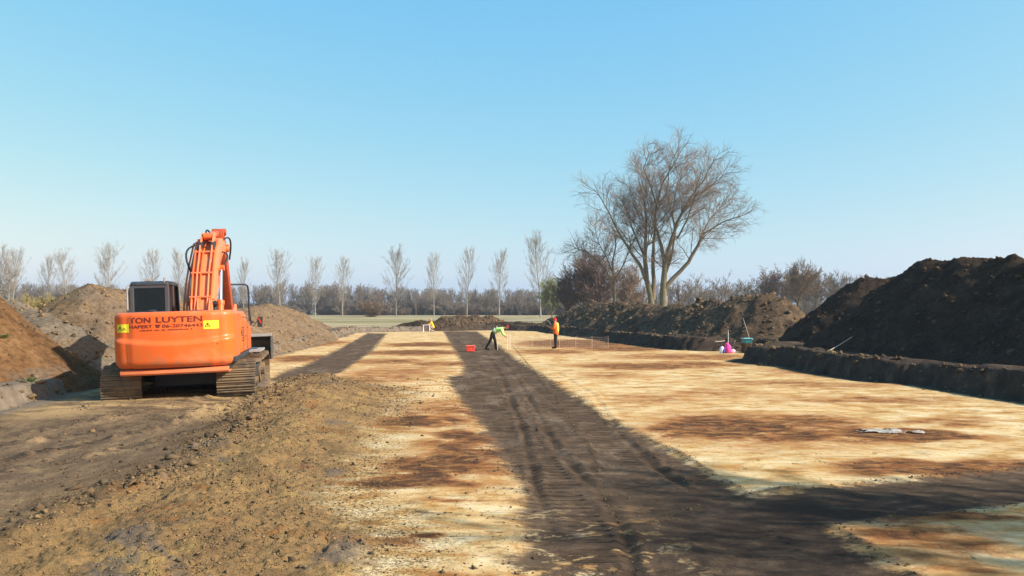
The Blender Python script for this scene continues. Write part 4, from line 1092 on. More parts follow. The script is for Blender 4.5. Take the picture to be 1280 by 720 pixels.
def grow(rng, TR, CR, P, r0, level, cfg):
    """sprout children along limb P"""
    if level >= cfg['levels']: return
    L = np.linalg.norm(np.diff(P, axis=0), axis=1).sum()
    n = int(cfg['num'][level] * (.75 + .5 * rng.random()) * min(1.6, max(.45, L / cfg['len'][level] if level else 1)))
    for k in range(n):
        t = cfg['from'][level] + (1 - cfg['from'][level]) * (k + rng.random()) / max(n, 1)
        x = t * (len(P) - 1); i = min(int(x), len(P) - 2); f = x - i
        p = P[i] * (1 - f) + P[i + 1] * f; tan = P[i + 1] - P[i]; tan /= np.linalg.norm(tan)
        d = side_dir(rng, tan, cfg['ang'][level] * (.7 + .6 * rng.random()))
        d = d + np.array(cfg.get('lean', (0, 0, 0)))
        ll = cfg['child'][level] * L * (1.05 - cfg['taper'] * t) * (.65 + .7 * rng.random())
        ll = max(ll, cfg['minlen'][level])
        rr = max(cfg['rmin'][level], r0 * (1 - .75 * t) * .5)
        ns = cfg['segs'][level]
        Q = limb_path(rng, p, d, ll, ns, cfg['wob'][level], cfg['up'][level])
        rad = np.linspace(rr, max(cfg['rmin'][level] * .6, rr * .3), ns + 1)
        (TR if rr > cfg['rsplit'] else CR).add(Q, rad, 5 if rr > .05 else 3, min(1, level / 3 + .25 + .2 * rng.random()))
        grow(rng, TR, CR, Q, rr, level + 1, cfg)

def mat_bark(name, bark, twig, moss=None, rough=.9):
    m, nt, bs = nt_new(name); g = NB(nt)
    v = g.coords('Object', (1, 1, .35))
    c = g.ramp(g.noise(v, 5, 7, .7), [(.3, tuple(q * .6 for q in bark)), (.6, bark), (.8, tuple(min(1, q * 1.5) for q in bark))])
    if moss: c = g.mix(g.mr(g.noise(g.coords('Object'), 1.3, 5, .6), .48, .62, 0, .7), c, moss)
    c = g.mix(g.mr(g.attr('twig'), .2, .7), c, twig)
    nt.links.new(c, bs.inputs['Base Color']); bs.inputs['Roughness'].default_value = rough; bs.inputs['Specular IOR Level'].default_value = .2
    return m
B_BIG = mat_bark('bark_willow', (.20, .16, .105), (.235, .172, .125), (.115, .12, .04))
B_POP = mat_bark('bark_poplar', (.32, .30, .25), (.28, .245, .20))
B_WOOD = mat_bark('bark_wood', (.19, .168, .13), (.18, .148, .115))
B_BROWN = mat_bark('bark_brown', (.13, .095, .06), (.165, .115, .07))
B_DARK = mat_bark('bark_dark', (.10, .08, .068), (.16, .115, .095))
B_GREEN = mat_bark('bark_greenish', (.11, .12, .055), (.20, .205, .075))
B_YEL = mat_bark('bark_yellow', (.20, .17, .06), (.30, .235, .085))

def tree_obj(name, label, group, loc, TR, CR, mat, rz=0, sc=1.0):
    e = empty(name, loc, rz); e.scale = (sc, sc, sc)
    tag(e, label, 'tree', group)
    if name == 'bare_tree' and loc[1] > 50: e.scale = (.93, .93, .94)
    if TR.n: link_mesh('trunk', TR.mesh('trunk'), mat, e)
    if CR.n: link_mesh('crown', CR.mesh('crown'), mat, e)
    return e
def copy_tree(src, label, loc, rz, sc):
    c = src.copy(); COL.objects.link(c); c.location = loc; c.rotation_euler = (0, 0, rz); c.scale = sc if isinstance(sc, tuple) else (sc, sc, sc); c['label'] = label
    for ch in src.children:
        d = ch.copy(); COL.objects.link(d); d.parent = c
    return c

# --- the big tree: limbs follow the photograph's main forks, the rest grows from them
def big_tree(seed, base_px, D, limbs, cfg, r_scale=1.0, depth=.5):
    rng = np.random.default_rng(seed); TR, CR = Tubes(), Tubes()
    bx_, bz_ = (base_px[0] - 640) * D / 1000, 0.0
    zb = FIELD
    for L in limbs:
        pts = L['p']; n = len(pts); P = []
        yd = L.get('y', 0.0); y0 = L.get('y0', 0.0)
        for i, (px, py) in enumerate(pts):
            P.append(((px - 640) * D / 1000 - bx_, y0 + yd * (i / (n - 1)) ** 1.1, up(py, D) - zb))
        P = np.array(P)
        # subdivide with a little wander
        Q = [P[0]]
        for a, b_ in zip(P[:-1], P[1:]):
            for t in (.33, .67, 1.0): Q.append(a + (b_ - a) * t + (rng.normal(0, .012, 3) * np.linalg.norm(b_ - a) if t < 1 else 0))
        Q = np.array(Q); r = np.interp(np.linspace(0, 1, len(Q)), np.linspace(0, 1, len(L['r'])), L['r']) * r_scale
        TR.add(Q, r, 8, 0.0 if L['r'][0] > .12 else .25)
        c2 = dict(cfg); c2.update(L.get('cfg', {}))
        s = L.get('start', .25); c2['from'] = [s] + cfg['from'][1:]
        grow(rng, TR, CR, Q, L['r'][0] * .55 * r_scale, 0, c2)
    return TR, CR, (bx_, D, zb - .1)
CFG_BIG = dict(levels=4, num=[20, 10, 6, 4], len=[1, 3.6, 1.9, 1.0], ang=[.85, .72, .62, .55], child=[.44, .46, .48, .5], taper=.72, minlen=[2.0, 1.2, .75, .5],
               rmin=[.040, .018, .010, .007], segs=[6, 4, 3, 2], wob=[.10, .09, .08, .07], up=[.035, .02, .01, .0], rsplit=.04)
CFG_BIG['from'] = [.25, .2, .15, .1]
LIMBS = [
    dict(p=[(829, 386), (829, 362), (830, 345), (831, 325)], r=[.42, .36, .33, .25], start=.9),
    dict(p=[(831, 325), (837, 300), (846, 270), (858, 245), (880, 215), (893, 185)], r=[.24, .20, .15, .11, .07, .03], y=-2),
    dict(p=[(858, 250), (876, 232), (900, 215), (920, 200)], r=[.11, .09, .05, .02], y=2),
    dict(p=[(829, 358), (845, 340), (862, 322), (874, 300), (880, 285), (905, 270), (935, 260)], r=[.26, .22, .18, .15, .11, .07, .03], y=-1.5, start=.35),
    dict(p=[(878, 288), (895, 262), (912, 245), (930, 232)], r=[.09, .06, .04, .02], y=2.5),
    dict(p=[(831, 330), (827, 300), (818, 270), (822, 245), (830, 215), (848, 185), (855, 172)], r=[.22, .18, .14, .11, .08, .05, .02], y=1.5),
    dict(p=[(822, 250), (812, 225), (800, 200), (806, 180)], r=[.10, .07, .05, .02], y=-2.5),
    dict(p=[(831, 340), (841, 312), (848, 285), (846, 255), (851, 225), (862, 190)], r=[.17, .13, .10, .08, .05, .02], y=3.5),
    dict(p=[(848, 290), (858, 268), (866, 240), (872, 205)], r=[.10, .07, .05, .02], y=-3.5),
]
TR, CR, loc = big_tree(7, (829, 386), 92.0, LIMBS, CFG_BIG, 1.25)
GT = 'bare trees standing behind the dark heap'
tree_obj('bare_tree', 'tall bare tree with a broad spreading crown and a low limb arching right', GT, loc, TR, CR, B_BIG)
LIMBS2 = [
    dict(p=[(815, 386), (813, 365), (808, 345), (806, 320), (807, 290), (808, 262), (804, 235), (797, 205)], r=[.36, .31, .27, .23, .18, .13, .08, .03], start=.4, y=.5),
    dict(p=[(809, 350), (798, 325), (785, 308), (770, 285), (758, 262), (745, 240), (735, 228)], r=[.22, .17, .14, .10, .07, .045, .02], start=.3, y=-2),
    dict(p=[(816, 372), (818, 345), (817, 315), (820, 285), (822, 255), (838, 225), (842, 190)], r=[.26, .22, .18, .13, .09, .05, .02], start=.35, y=1.5),
    dict(p=[(806, 318), (796, 290), (786, 262), (784, 235)], r=[.12, .08, .05, .02], y=2.5),
]
TR, CR, loc = big_tree(8, (815, 386), 93.5, LIMBS2, CFG_BIG, 1.25)
tree_obj('bare_tree', 'second bare trunk rising just left of the widest trunk and leaning left', GT, loc, TR, CR, B_BIG)
LIMBS3 = [
    dict(p=[(768, 388), (768, 365), (768, 348), (765, 325), (770, 300), (768, 280)], r=[.26, .21, .17, .12, .08, .03], start=.4),
    dict(p=[(767, 350), (755, 332), (742, 318), (728, 308), (715, 304)], r=[.13, .10, .07, .05, .02], start=.3, y=-1.5),
    dict(p=[(767, 342), (758, 315), (748, 295), (742, 270)], r=[.11, .08, .05, .02], y=1.5, start=.3),
    dict(p=[(768, 345), (780, 325), (787, 305), (790, 285)], r=[.11, .08, .05, .02], y=-1, start=.3),
]
C3 = dict(CFG_BIG); C3['num'] = [16, 9, 6, 4]
TR, CR, loc = big_tree(9, (768, 388), 97.0, LIMBS3, C3)
tree_obj('bare_tree', 'smaller forked bare tree left of the two big trunks', GT, loc, TR, CR, B_BIG)

# --- generic trees
def make_tree(seed, H, W, style, trunk_r, dens=1.0, tw=.02):
    rng = np.random.default_rng(seed); TR, CR = Tubes(), Tubes()
    if style == 'poplar':
        P = limb_path(rng, (0, 0, 0), (0, 0, 1), H, 12, .025, .05)
        TR.add(P, np.linspace(trunk_r, .02, 13) , 7, 0.0)
        n = int(58 * dens)
        for k in range(n):
            t = .17 + .72 * (k + rng.random()) / n
            i = min(int(t * 12), 11); p = P[i] + (P[i + 1] - P[i]) * (t * 12 - i)
            prof = math.sin(math.pi * min(1, t * .86 + .12)) ** .9
            a = rng.random() * 6.283; el = R(rng.uniform(40, 58) + 14 * t)
            L = W * .5 * prof / math.cos(el) * rng.uniform(.7, 1.15)
            L = min(L, (H * 1.03 - p[2]) / math.sin(el) * 1.05); L = max(L, .8)
            Q = limb_path(rng, p, (math.cos(a) * math.cos(el), math.sin(a) * math.cos(el), math.sin(el)), L, 5, .07, .09)
            r0 = max(.026, trunk_r * .24 * (1 - t)); TR.add(Q, np.linspace(r0, .013, 6), 4, .3)
            for j in range(int(9 * dens)):
                s = .2 + .8 * rng.random(); ii = min(int(s * 5), 4); q = Q[ii] + (Q[ii + 1] - Q[ii]) * (s * 5 - ii)
                d = side_dir(rng, (Q[ii + 1] - Q[ii]) / (np.linalg.norm(Q[ii + 1] - Q[ii]) + 1e-9), .42); d[2] += .25
                l2 = rng.uniform(.7, 1.7) * H / 17
                T_ = limb_path(rng, q, d, l2, 3, .07, .05); CR.add(T_, np.linspace(tw * .9, tw * .5, 4), 3, .8)
                for _ in range(3):
                    m = T_[1] + (T_[2] - T_[1]) * rng.random(); CR.add(limb_path(rng, m, side_dir(rng, d / np.linalg.norm(d), .45), l2 * .6, 2, .07, .05), np.linspace(tw * .62, tw * .4, 3), 3, 1.0)
    else:
        hs = {'round': .28, 'shrub': .04, 'wood': .38, 'wide': .2}[style]
        P = limb_path(rng, (0, 0, 0), (0, 0, 1), H * (.75 if style == 'wood' else .5), 7, .05, .04)
        if style != 'shrub': TR.add(P, np.linspace(trunk_r, trunk_r * .35, 8), 7, 0.0)
        nl = int({'round': 20, 'shrub': 34, 'wood': 22, 'wide': 24}[style] * dens)
        for k in range(nl):
            t = (k + rng.random()) / nl
            z = H * (hs + (.62 - hs) * t) if style != 'shrub' else .05
            p = np.array([rng.normal(0, .12 * W * (style == 'shrub')), rng.normal(0, .12 * W * (style == 'shrub')), z]) if style == 'shrub' else P[min(int(z / (P[-1][2] + 1e-6) * 7), 7)]
            a = rng.random() * 6.283; el = R(rng.uniform(15, 45) + 40 * t)
            ca = math.cos(el)
            # length to an ellipsoid of the crown
            c0 = H * (.5 + hs * .5); hv = H * (1 - hs) * .5
            L = 1 / math.sqrt((ca / (W / 2)) ** 2 + (math.sin(el) / (H - p[2] + .01)) ** 2) * rng.uniform(.72, 1.05)
            Q = limb_path(rng, p, (math.cos(a) * ca, math.sin(a) * ca, math.sin(el)), L, 6, .12, .05)
            r0 = trunk_r * .35 if style != 'shrub' else .03; TR.add(Q, np.linspace(r0, .02, 7), 4, .3)
            n2 = int({'round': 11, 'shrub': 9, 'wood': 7, 'wide': 10}[style] * dens)
            for j in range(n2):
                s = .18 + .82 * rng.random(); ii = min(int(s * 6), 5); q = Q[ii] + (Q[ii + 1] - Q[ii]) * (s * 6 - ii)
                tg = (Q[ii + 1] - Q[ii]); tg = tg / (np.linalg.norm(tg) + 1e-9)
                d = side_dir(rng, tg, .75); d[2] += .2
                l2 = L * rng.uniform(.2, .42); T_ = limb_path(rng, q, d, l2, 3, .14, .05); CR.add(T_, np.linspace(tw * 1.3, tw * .7, 4), 3, .7)
                for _ in range(4 if style != 'wood' else 3):
                    m = T_[rng.integers(1, 3)]; CR.add(limb_path(rng, m, side_dir(rng, d / np.linalg.norm(d), .7), l2 * .55, 2, .15, .03), np.linspace(tw * .9, tw * .5, 3), 3, 1.0)
    return TR, CR

# --- row of poplars: pixel of the trunk, picture height of the tip
GP = 'row of slender bare trees along the far field'
POP = [(4, 313, 'slender bare tree cut by the left edge of the photo'), (19, 317, 'slender bare tree second from the left edge, crowded by its neighbour'),
       (56, 324, 'small open bare tree above the yellowish bush at the left'), (91, 318, 'slender bare tree above the dip between the left heaps'),
       (137, 312, 'slender bare tree straight above the peaked tan heap'), (181, 317, 'slender bare tree behind the excavator cab'),
       (221, 317, 'slender bare tree between the cab roof and the boom'), (303, 328, 'thin pale bare tree just right of the excavator handrail'),
       (349, 318, 'slender bare tree behind the highest point of the long tan ridge'), (394, 326, 'slender bare tree behind the falling end of the tan ridge'),
       (427, 325, 'slender bare tree at the foot of the tan ridge'), (494, 313, 'widest full crowned bare tree in the row, standing alone mid field'),
       (543, 322, 'thin bare tree behind the far yellow coat'), (583, 315, 'slender bare tree behind the brown far heap'), (624, 317, 'faint bare tree above the stooping worker'),
       (676, 297, 'tallest bare tree of the row, left of the dark thicket')]
protos = []
for s_ in range(4):
    TR, CR = make_tree(300 + s_, 16.0, 6.6, 'poplar', .17, 1.0, .0155); protos.append((TR, CR))
pe = []
Dp = 205.0
rp = random.Random(3)
for i, (px, py, lab) in enumerate(POP):
    D = Dp if px < 660 else 172.0
    if px in (4, 19): D = 190
    h = up(py, D) - .5
    loc = ((px - 640) * D / 1000, D + rp.uniform(-3, 3), .5)
    k = i % 4
    if i < 4:
        e = tree_obj('poplar_tree', lab, GP, loc, *protos[k], B_POP, rp.uniform(0, 6), 1); pe.append(e)
        e.scale = (h / 16 * .95, h / 16 * .95, h / 16)
    else:
        w_ = {494: 1.15, 349: 1.1, 137: 1.15, 676: 1.05, 303: .7, 543: .8, 583: .8}.get(px, .92)
        copy_tree(pe[k], lab, loc, rp.uniform(0, 6), (h / 16 * w_, h / 16 * w_, h / 16))
# the one with two stems near the left edge
TR, CR = make_tree(410, 15.5, 8.5, 'round', .22, 1.0, .021)
tree_obj('forked_tree', 'low forked bare tree whose limbs open in a vee near the left edge', GP, ((25 - 640) * .19, 186, .5), TR, CR, B_POP, 1.0, 1.0)

# --- thicket left of the big tree, trees right of it
GS = 'bare trees and bushes of the far wood edge'
def single(name, seed, px, py_top, D, W, style, mat, label, tr=.2, dens=1.0, tw=.024, group=GS, cat=None):
    H = up(py_top, D) - FIELD
    TR, CR = make_tree(seed, H, W, style, tr, dens, tw)
    o = tree_obj(name, label, group, ((px - 640) * D / 1000, D, FIELD - .05), TR, CR, mat, seed)
    if cat: o['category'] = cat
    return o
single('dark_tree', 501, 728, 318, 120, 9.5, 'wide', B_DARK, 'dense dark bare tree at the left of the thicket beside the tallest slender tree', .2, 1.7, .034)
single('dark_tree', 502, 752, 322, 118, 8, 'wide', B_DARK, 'dense dark bare tree in the thicket right beside the small forked tree', .2, 1.6, .034)
single('dark_tree', 503, 708, 345, 122, 6, 'wide', B_DARK, 'lowest dark bare tree at the left end of the thicket', .15, 1.5, .032)
single('dark_tree', 504, 788, 330, 122, 8, 'wide', B_BIG, 'twiggy bare tree filling the gap behind the left leaning trunk', .15, 1.4, .03)
single('willow_shrub', 505, 690, 345, 150, 6.5, 'wide', B_GREEN, 'greenish willow bush under the tallest slender tree', .12, 1.6, .03, cat='bush')
single('willow_shrub', 506, 50, 376, 120, 8.5, 'shrub', B_YEL, 'yellowish willow bush between the left heaps', .1, 1.9, .034, cat='bush')
single('willow_shrub', 507, 463, 378, 195, 6.5, 'shrub', B_BROWN, 'small rust brown bush standing alone in the far field', .1, 1.8, .04, cat='bush')
single('round_tree', 508, 997, 331, 150, 11.5, 'round', B_BROWN, 'round crowned brownish bare tree with its trunk clear above the field', .24, 1.7, .034)
single('dark_tree', 509, 962, 336, 152, 8, 'wood', B_DARK, 'dark twiggy bare tree left of the round crowned tree', .2, 1.7, .034)
single('grey_tree', 510, 1045, 341, 156, 8, 'wood', B_WOOD, 'grey bare tree right of the round crowned tree', .2, 1.5, .03)
single('grey_tree', 511, 1080, 345, 156, 9, 'wood', B_WOOD, 'grey bare tree half hidden by the small dark mound', .2, 1.5, .03)
single('grey_tree', 512, 905, 343, 150, 6.5, 'wood', B_WOOD, 'thin grey bare tree behind the sunlit end of the cloddy heap', .14, .9, .026)
single('grey_tree', 513, 872, 340, 150, 7.5, 'wood', B_WOOD, 'loose grey bare tree under the low limb of the big tree', .14, .9, .026)
single('grey_tree', 514, 850, 345, 145, 7, 'wood', B_BROWN, 'brownish loose bare tree just right of the widest trunk', .14, .9, .026)
single('dark_tree', 515, 937, 346, 158, 6, 'wood', B_WOOD, 'small grey bare tree left of the dark twiggy one', .14, 1.1, .028)
single('grey_tree', 516, 1018, 338, 158, 7, 'wood', B_WOOD, 'pale grey bare tree tucked behind the round crown on its right', .2, 1.4, .03)

# tree out of the picture at the right, whose branches shade the near corner
TR, CR = make_tree(600, 11.5, 5.6, 'wide', .3, 1.4, .03)
tree_obj('bare_tree', 'bare tree whose branches shade the near right corner of the trench', GT, (18.6, 3.3, .6), TR, CR, B_BIG)

# --- the far wood, one mass
def far_wood():
    var = []
    for s_ in range(6):
        TR, CR = make_tree(700 + s_, 11.0, 4.6, 'wood' if s_ % 2 else 'poplar', .15, .9 if s_ % 2 else .62, .040)
        V = np.concatenate(TR.V + CR.V); off = TR.n
        F = np.concatenate([np.concatenate(TR.F)] + [np.concatenate(CR.F) + off]); T = np.concatenate(TR.T + CR.T)
        var.append((V, F, T))
    for s_ in range(2):
        TR, CR = make_tree(720 + s_, 4.5, 7.0, 'shrub', .1, 1.2, .045)
        V = np.concatenate(TR.V + CR.V); F = np.concatenate([np.concatenate(TR.F)] + [np.concatenate(CR.F) + TR.n]); var.append((V, F, np.concatenate(TR.T + CR.T)))
    rng = np.random.default_rng(77)
    VV, FF, TT = [], [], []; n = 0
    def put(k, x, y, z, sc, sw):
        nonlocal n
        V, F, T = var[k]; a = rng.random() * 6.283; c, s = math.cos(a), math.sin(a)
        P = np.stack([(V[:, 0] * c - V[:, 1] * s) * sw + x, (V[:, 0] * s + V[:, 1] * c) * sw + y, V[:, 2] * sc + z], -1)
        VV.append(P); FF.append(F + n); TT.append(T); n += len(V)
    # main wood: from the far left to behind the big trees
    for i in range(600):
        px = rng.uniform(-140, 790); D = 262 + 46 * rng.random() ** 1.3
        if px < 170: D += 50
        top = 361 + 4 * math.sin(px * .013) + (0 if px > 250 else -5)
        h = (up(top, D) - .5) * rng.uniform(.86, 1.06); put(rng.integers(0, 6), (px - 640) * D / 1000, D, .5, h / 11, h / 11 * rng.uniform(.8, 1.15))
    for i in range(320):
        px = rng.uniform(-140, 790); D = 260 + 30 * rng.random()
        if px < 170: D += 45
        put(6 + rng.integers(0, 2), (px - 640) * D / 1000, D, .5, rng.uniform(.6, 1.2), rng.uniform(.8, 1.3))
    # right hand wood
    for i in range(230):
        px = rng.uniform(790, 1420); D = 185 + 45 * rng.random()
        top = np.interp(px, [790, 880, 940, 960, 1040, 1110, 1250, 1420], [356, 356, 354, 346, 350, 352, 354, 354])
        h = (up(top, D) - .5) * rng.uniform(.72, 1.05); put(rng.integers(0, 6), (px - 640) * D / 1000, D, .5, h / 11, h / 11 * rng.uniform(.8, 1.1))
    for i in range(60):
        px = rng.uniform(790, 1420); D = 183 + 25 * rng.random(); put(6 + rng.integers(0, 2), (px - 640) * D / 1000, D, .5, rng.uniform(.6, 1.0), rng.uniform(.8, 1.3))
    F = np.concatenate(FF)
    me = np_mesh('far_wood', np.concatenate(VV), F.ravel(), np.full(len(F), 4), True); fattr(me, 'twig', np.concatenate(TT))
    o = link_mesh('far_wood', me, B_WOOD); tag(o, 'grey brown leafless wood closing off the far fields', 'wood', kind='stuff')
far_wood()
# ------------------------------------------------------------------ people
def mat_cloth(name, col, rough=.9, var=.12):
    m = mat_plain(name, col, rough, 0, var, 9, .2); return m
M_SKIN = mat_cloth('skin', (.50, .27, .18), .6, .06)
M_TROU = mat_cloth('dark_trousers', (.016, .016, .02)); M_BOOT = mat_cloth('boots', (.03, .024, .018))
M_HIVO = mat_cloth('orange_jacket_cloth', (.95, .16, .03)); M_HIVG = mat_cloth('lime_vest_cloth', (.48, .92, .22))
M_YELL = mat_cloth('yellow_coat_cloth', (.92, .46, .03)); M_REFL = mat_cloth('reflective_tape', (.75, .76, .70), .4)
M_HAIR = mat_cloth('dark_hair', (.03, .02, .015)); M_REDC = mat_cloth('red_cap_cloth', (.65, .03, .02))
M_REDH = mat_cloth('dark_red_cap_cloth', (.22, .03, .025)); M_YPAN = mat_cloth('yellow_panel_cloth', (.98, .66, .10))
M_BLONDE = mat_cloth('fair_hair', (.45, .26, .10)); M_TAN = mat_cloth('light_trousers', (.42, .38, .34))

def skinned(name, verts, edges, rad, mat, parent, root=0, sub=2):
    """continuous surface grown round a joint skeleton"""
    me = bpy.data.meshes.new(name); me.from_pydata([tuple(v) for v in verts], edges, []); me.update()
    o = bpy.data.objects.new(name, me); COL.objects.link(o)
    md = o.modifiers.new('skin', 'SKIN'); md.use_smooth_shade = True
    sv = me.skin_vertices[0].data
    for i, r in enumerate(rad):
        sv[i].radius = (r, r) if not isinstance(r, tuple) else r
        sv[i].use_root = (i == root)
    ss = o.modifiers.new('sub', 'SUBSURF'); ss.levels = sub; ss.render_levels = sub
    dg = bpy.context.evaluated_depsgraph_get(); dg.update()
    m2 = bpy.data.meshes.new_from_object(o.evaluated_get(dg)); m2.name = name
    bpy.data.objects.remove(o); bpy.data.meshes.remove(me)
    m2.materials.clear()
    m2.polygons.foreach_set('use_smooth', np.ones(len(m2.polygons), dtype=bool))
    return link_mesh(name, m2, mat, parent)

def person(label, loc, rz, J, jacket, skirt, cap, trousers, boots=M_BOOT, hair=None, tape=None, panel=None):
    """J: joints in local metres; facing +x"""
    e = empty('person', loc, rz); tag(e, label, 'person', 'workers on the trench floor')
    V = lambda k: Vector(J[k])
    def foot(k): return V(k) + Vector((.17, 0, -.045))
    # body: one continuous skin
    nm = ['pel', 'waist', 'chest', 'neck', 'skull', 'lsh', 'lel', 'lwr', 'rsh', 'rel', 'rwr', 'lhip', 'lkn', 'lan', 'rhip', 'rkn', 'ran']
    vs = [V(k) for k in nm]; ix = {k: i for i, k in enumerate(nm)}
    rad = [.13, .12, .135, .055, .075, .065, .047, .035, .065, .047, .035, .088, .062, .045, .088, .062, .045]
    ed = [('pel', 'waist'), ('waist', 'chest'), ('chest', 'neck'), ('neck', 'skull'), ('chest', 'lsh'), ('lsh', 'lel'), ('lel', 'lwr'), ('chest', 'rsh'), ('rsh', 'rel'), ('rel', 'rwr'),
          ('pel', 'lhip'), ('lhip', 'lkn'), ('lkn', 'lan'), ('pel', 'rhip'), ('rhip', 'rkn'), ('rkn', 'ran')]
    ed = [(ix[a], ix[b]) for a, b in ed]
    for s in 'lr':   # feet and hands with five fingers
        a = len(vs); vs.append(foot(s + 'an')); rad.append(.035); ed.append((ix[s + 'an'], a))
        w = V(s + 'wr'); d = (w - V(s + 'el')).normalized(); side = d.cross(Vector((0, 1, 0))).normalized() if abs(d.y) < .9 else Vector((1, 0, 0)); perp = d.cross(side)
        pa = len(vs); vs.append(w + d * .075); rad.append((.036, .02)); ed.append((ix[s + 'wr'], pa))
        for f, (off, ln) in enumerate(((-.030, .058), (-.010, .070), (.010, .066), (.030, .052))):
            i = len(vs); vs += [w + d * .10 + perp * off, w + d * (.10 + ln * .6) + perp * off * 1.1 + side * .012, w + d * (.10 + ln) + perp * off * 1.1 + side * .035]; rad += [.011, .009, .008]
            ed += [(pa, i), (i, i + 1), (i + 1, i + 2)]
        i = len(vs); vs += [w + d * .035 - perp * .045 , w + d * .075 - perp * .062 + side * .02]; rad += [.012, .010]; ed += [(ix[s + 'wr'], i), (i, i + 1)]
    body = skinned('body', vs, ed, rad, M_SKIN, e)
    # head shaped with brow, nose, jaw and ears, on the same figure
    H = V('skull'); f = Vector(J.get('face', (1, 0, 0))).normalized(); u = (V('skull') - V('neck')).normalized(); u = (u - f * u.dot(f)).normalized(); s_ = u.cross(f)
    M = Matrix((f, s_, u)).transposed()
    bm = bmesh.new(); bmesh.ops.create_icosphere(bm, subdivisions=3, radius=1)
    for v in bm.verts:
        x, y, z = v.co
        r = Vector((x * .100, y * .076, z * .122))
        if z < 0: r.y *= 1 + .28 * z; r.x *= 1 + .10 * z
        if x > .5: r.x += .022 * math.exp(-((y / .16) ** 2 + ((z + .12) / .22) ** 2)) - .010 * math.exp(-(((abs(y) - .35) / .15) ** 2 + ((z - .08) / .13) ** 2)) + .008 * math.exp(-((y / .3) ** 2 + ((z + .48) / .08) ** 2))
        if abs(y) > .8: r.y += math.copysign(.012 * math.exp(-((x / .2) ** 2 + (z / .25) ** 2)), y)
        v.co = M @ r + H + u * .03
    for fc in bm.faces: fc.smooth = True
    # merge the head into the body mesh
    me = body.data; b2 = bmesh.new(); b2.from_mesh(me); tmp = bpy.data.meshes.new('h'); bm.to_mesh(tmp); b2.from_mesh(tmp); b2.to_mesh(me); b2.free(); bm.free(); bpy.data.meshes.remove(tmp)
    # trousers
    ks = ['pel', 'lhip', 'lkn', 'lan', 'rhip', 'rkn', 'ran', 'waist']
    skinned('trousers', [V(k) for k in ks[:3]] + [V('lan').lerp(V('lkn'), .05)] + [V('rhip'), V('rkn'), V('ran').lerp(V('rkn'), .05), V('pel').lerp(V('waist'), .6)], [(0, 1), (1, 2), (2, 3), (0, 4), (4, 5), (5, 6), (0, 7)], [.155, .112, .085, .072, .112, .085, .072, .14], trousers, e)
    for s in 'lr':
        skinned('boot', [V(s + 'an').lerp(V(s + 'kn'), .3), V(s + 'an'), foot(s + 'an') + Vector((.06, 0, 0)), V(s + 'an') + Vector((-.05, 0, -.045))], [(0, 1), (1, 2), (1, 3)], [.068, .062, .045, .045], boots, e, 1)
    # jacket with sleeves
    hem = V('pel') + (V('pel') - V('waist')).normalized() * skirt
    js = [V('chest'), V('waist'), hem, V('neck').lerp(V('chest'), .35), V('lsh'), V('lel'), V('lwr').lerp(V('lel'), .12), V('rsh'), V('rel'), V('rwr').lerp(V('rel'), .12)]
    jk = skinned('jacket', js, [(0, 1), (1, 2), (0, 3), (0, 4), (4, 5), (5, 6), (0, 7), (7, 8), (8, 9)], [.175, .165, (.185 if skirt > .1 else .165), .085, .095, .073, .058, .095, .073, .058], jacket, e)
    if tape:
        b = MB(); a, c = V('waist'), V('chest')
        t = (c - a).normalized(); ref = Vector((0, 1, 0)); uu = t.cross(ref).normalized()
        for q in (.05, .55):
            p = a.lerp(c, q); n = 20; vsx = []
            for k in range(n):
                an = 2 * math.pi * k / n; d = uu * math.cos(an) * .182 + ref * math.sin(an) * .182; vsx += [p + d - t * .025, p + d + t * .025]
            b.add(vsx, [(2 * k, 2 * ((k + 1) % n), 2 * ((k + 1) % n) + 1, 2 * k + 1) for k in range(n)])
            b.build('reflective_band', tape, jk); b = MB()
    if panel:
        b = MB(); b.blob(V('waist').lerp(V('chest'), .35) + Vector(panel), (.09, .12, .34), 12, 8); b.build('back_panel', M_YPAN, jk, smooth=60)
    # hair or cap
    b = MB(); 
    b2 = bmesh.new(); bmesh.ops.create_icosphere(b2, subdivisions=3, radius=1)
    dele = [v for v in b2.verts if v.co.z < (.12 if v.co.x > -.1 else -.35)]
    bmesh.ops.delete(b2, geom=dele, context='VERTS')
    for v in b2.verts: v.co = M @ Vector((v.co.x * .110, v.co.y * .088, v.co.z * .130)) + H + u * .035
    for fc in b2.faces: fc.smooth = True
    me = bpy.data.meshes.new('cap'); b2.to_mesh(me); b2.free()
    link_mesh('cap' if cap in (M_REDC, M_REDH) else 'hair', me, cap, e)
    if cap in (M_REDC, M_REDH):
        b = MB(); pts = [H + u * .055 + f * .08 + s_ * .07 * k + f * (.09 * (1 - abs(k) ** 2)) for k in (-1, -.5, 0, .5, 1)]
        pts2 = [H + u * .055 + f * .06 + s_ * .07 * k for k in (-1, -.5, 0, .5, 1)]
        b.add(pts + pts2, [(i, i + 1, i + 6, i + 5) for i in range(4)]); b.build('cap_peak', cap, e)
    return e

# stooping worker, bent forward towards the pegs at his right
gz = hz(-1.0, 44.9)
J1 = dict(pel=(-.02, 0, .96), waist=(.10, 0, 1.08), chest=(.40, 0, 1.20), neck=(.60, 0, 1.25), skull=(.75, 0, 1.27), face=(.75, 0, -.65),
          lsh=(.46, .18, 1.18), lel=(.50, .22, .92), lwr=(.66, .16, .76), rsh=(.46, -.18, 1.18), rel=(.54, -.22, .92), rwr=(.72, -.16, .80),
          lhip=(-.03, .10, .90), lkn=(.10, .11, .50), lan=(.13, .10, .09), rhip=(-.05, -.10, .90), rkn=(-.16, -.12, .52), ran=(-.42, -.13, .09))
person('worker in a lime vest and black trousers stooping forward beside the red crate', (-1.05, 44.9, gz), R(-3), J1, M_HIVG, .02, M_REDH, M_TROU, tape=M_REFL)
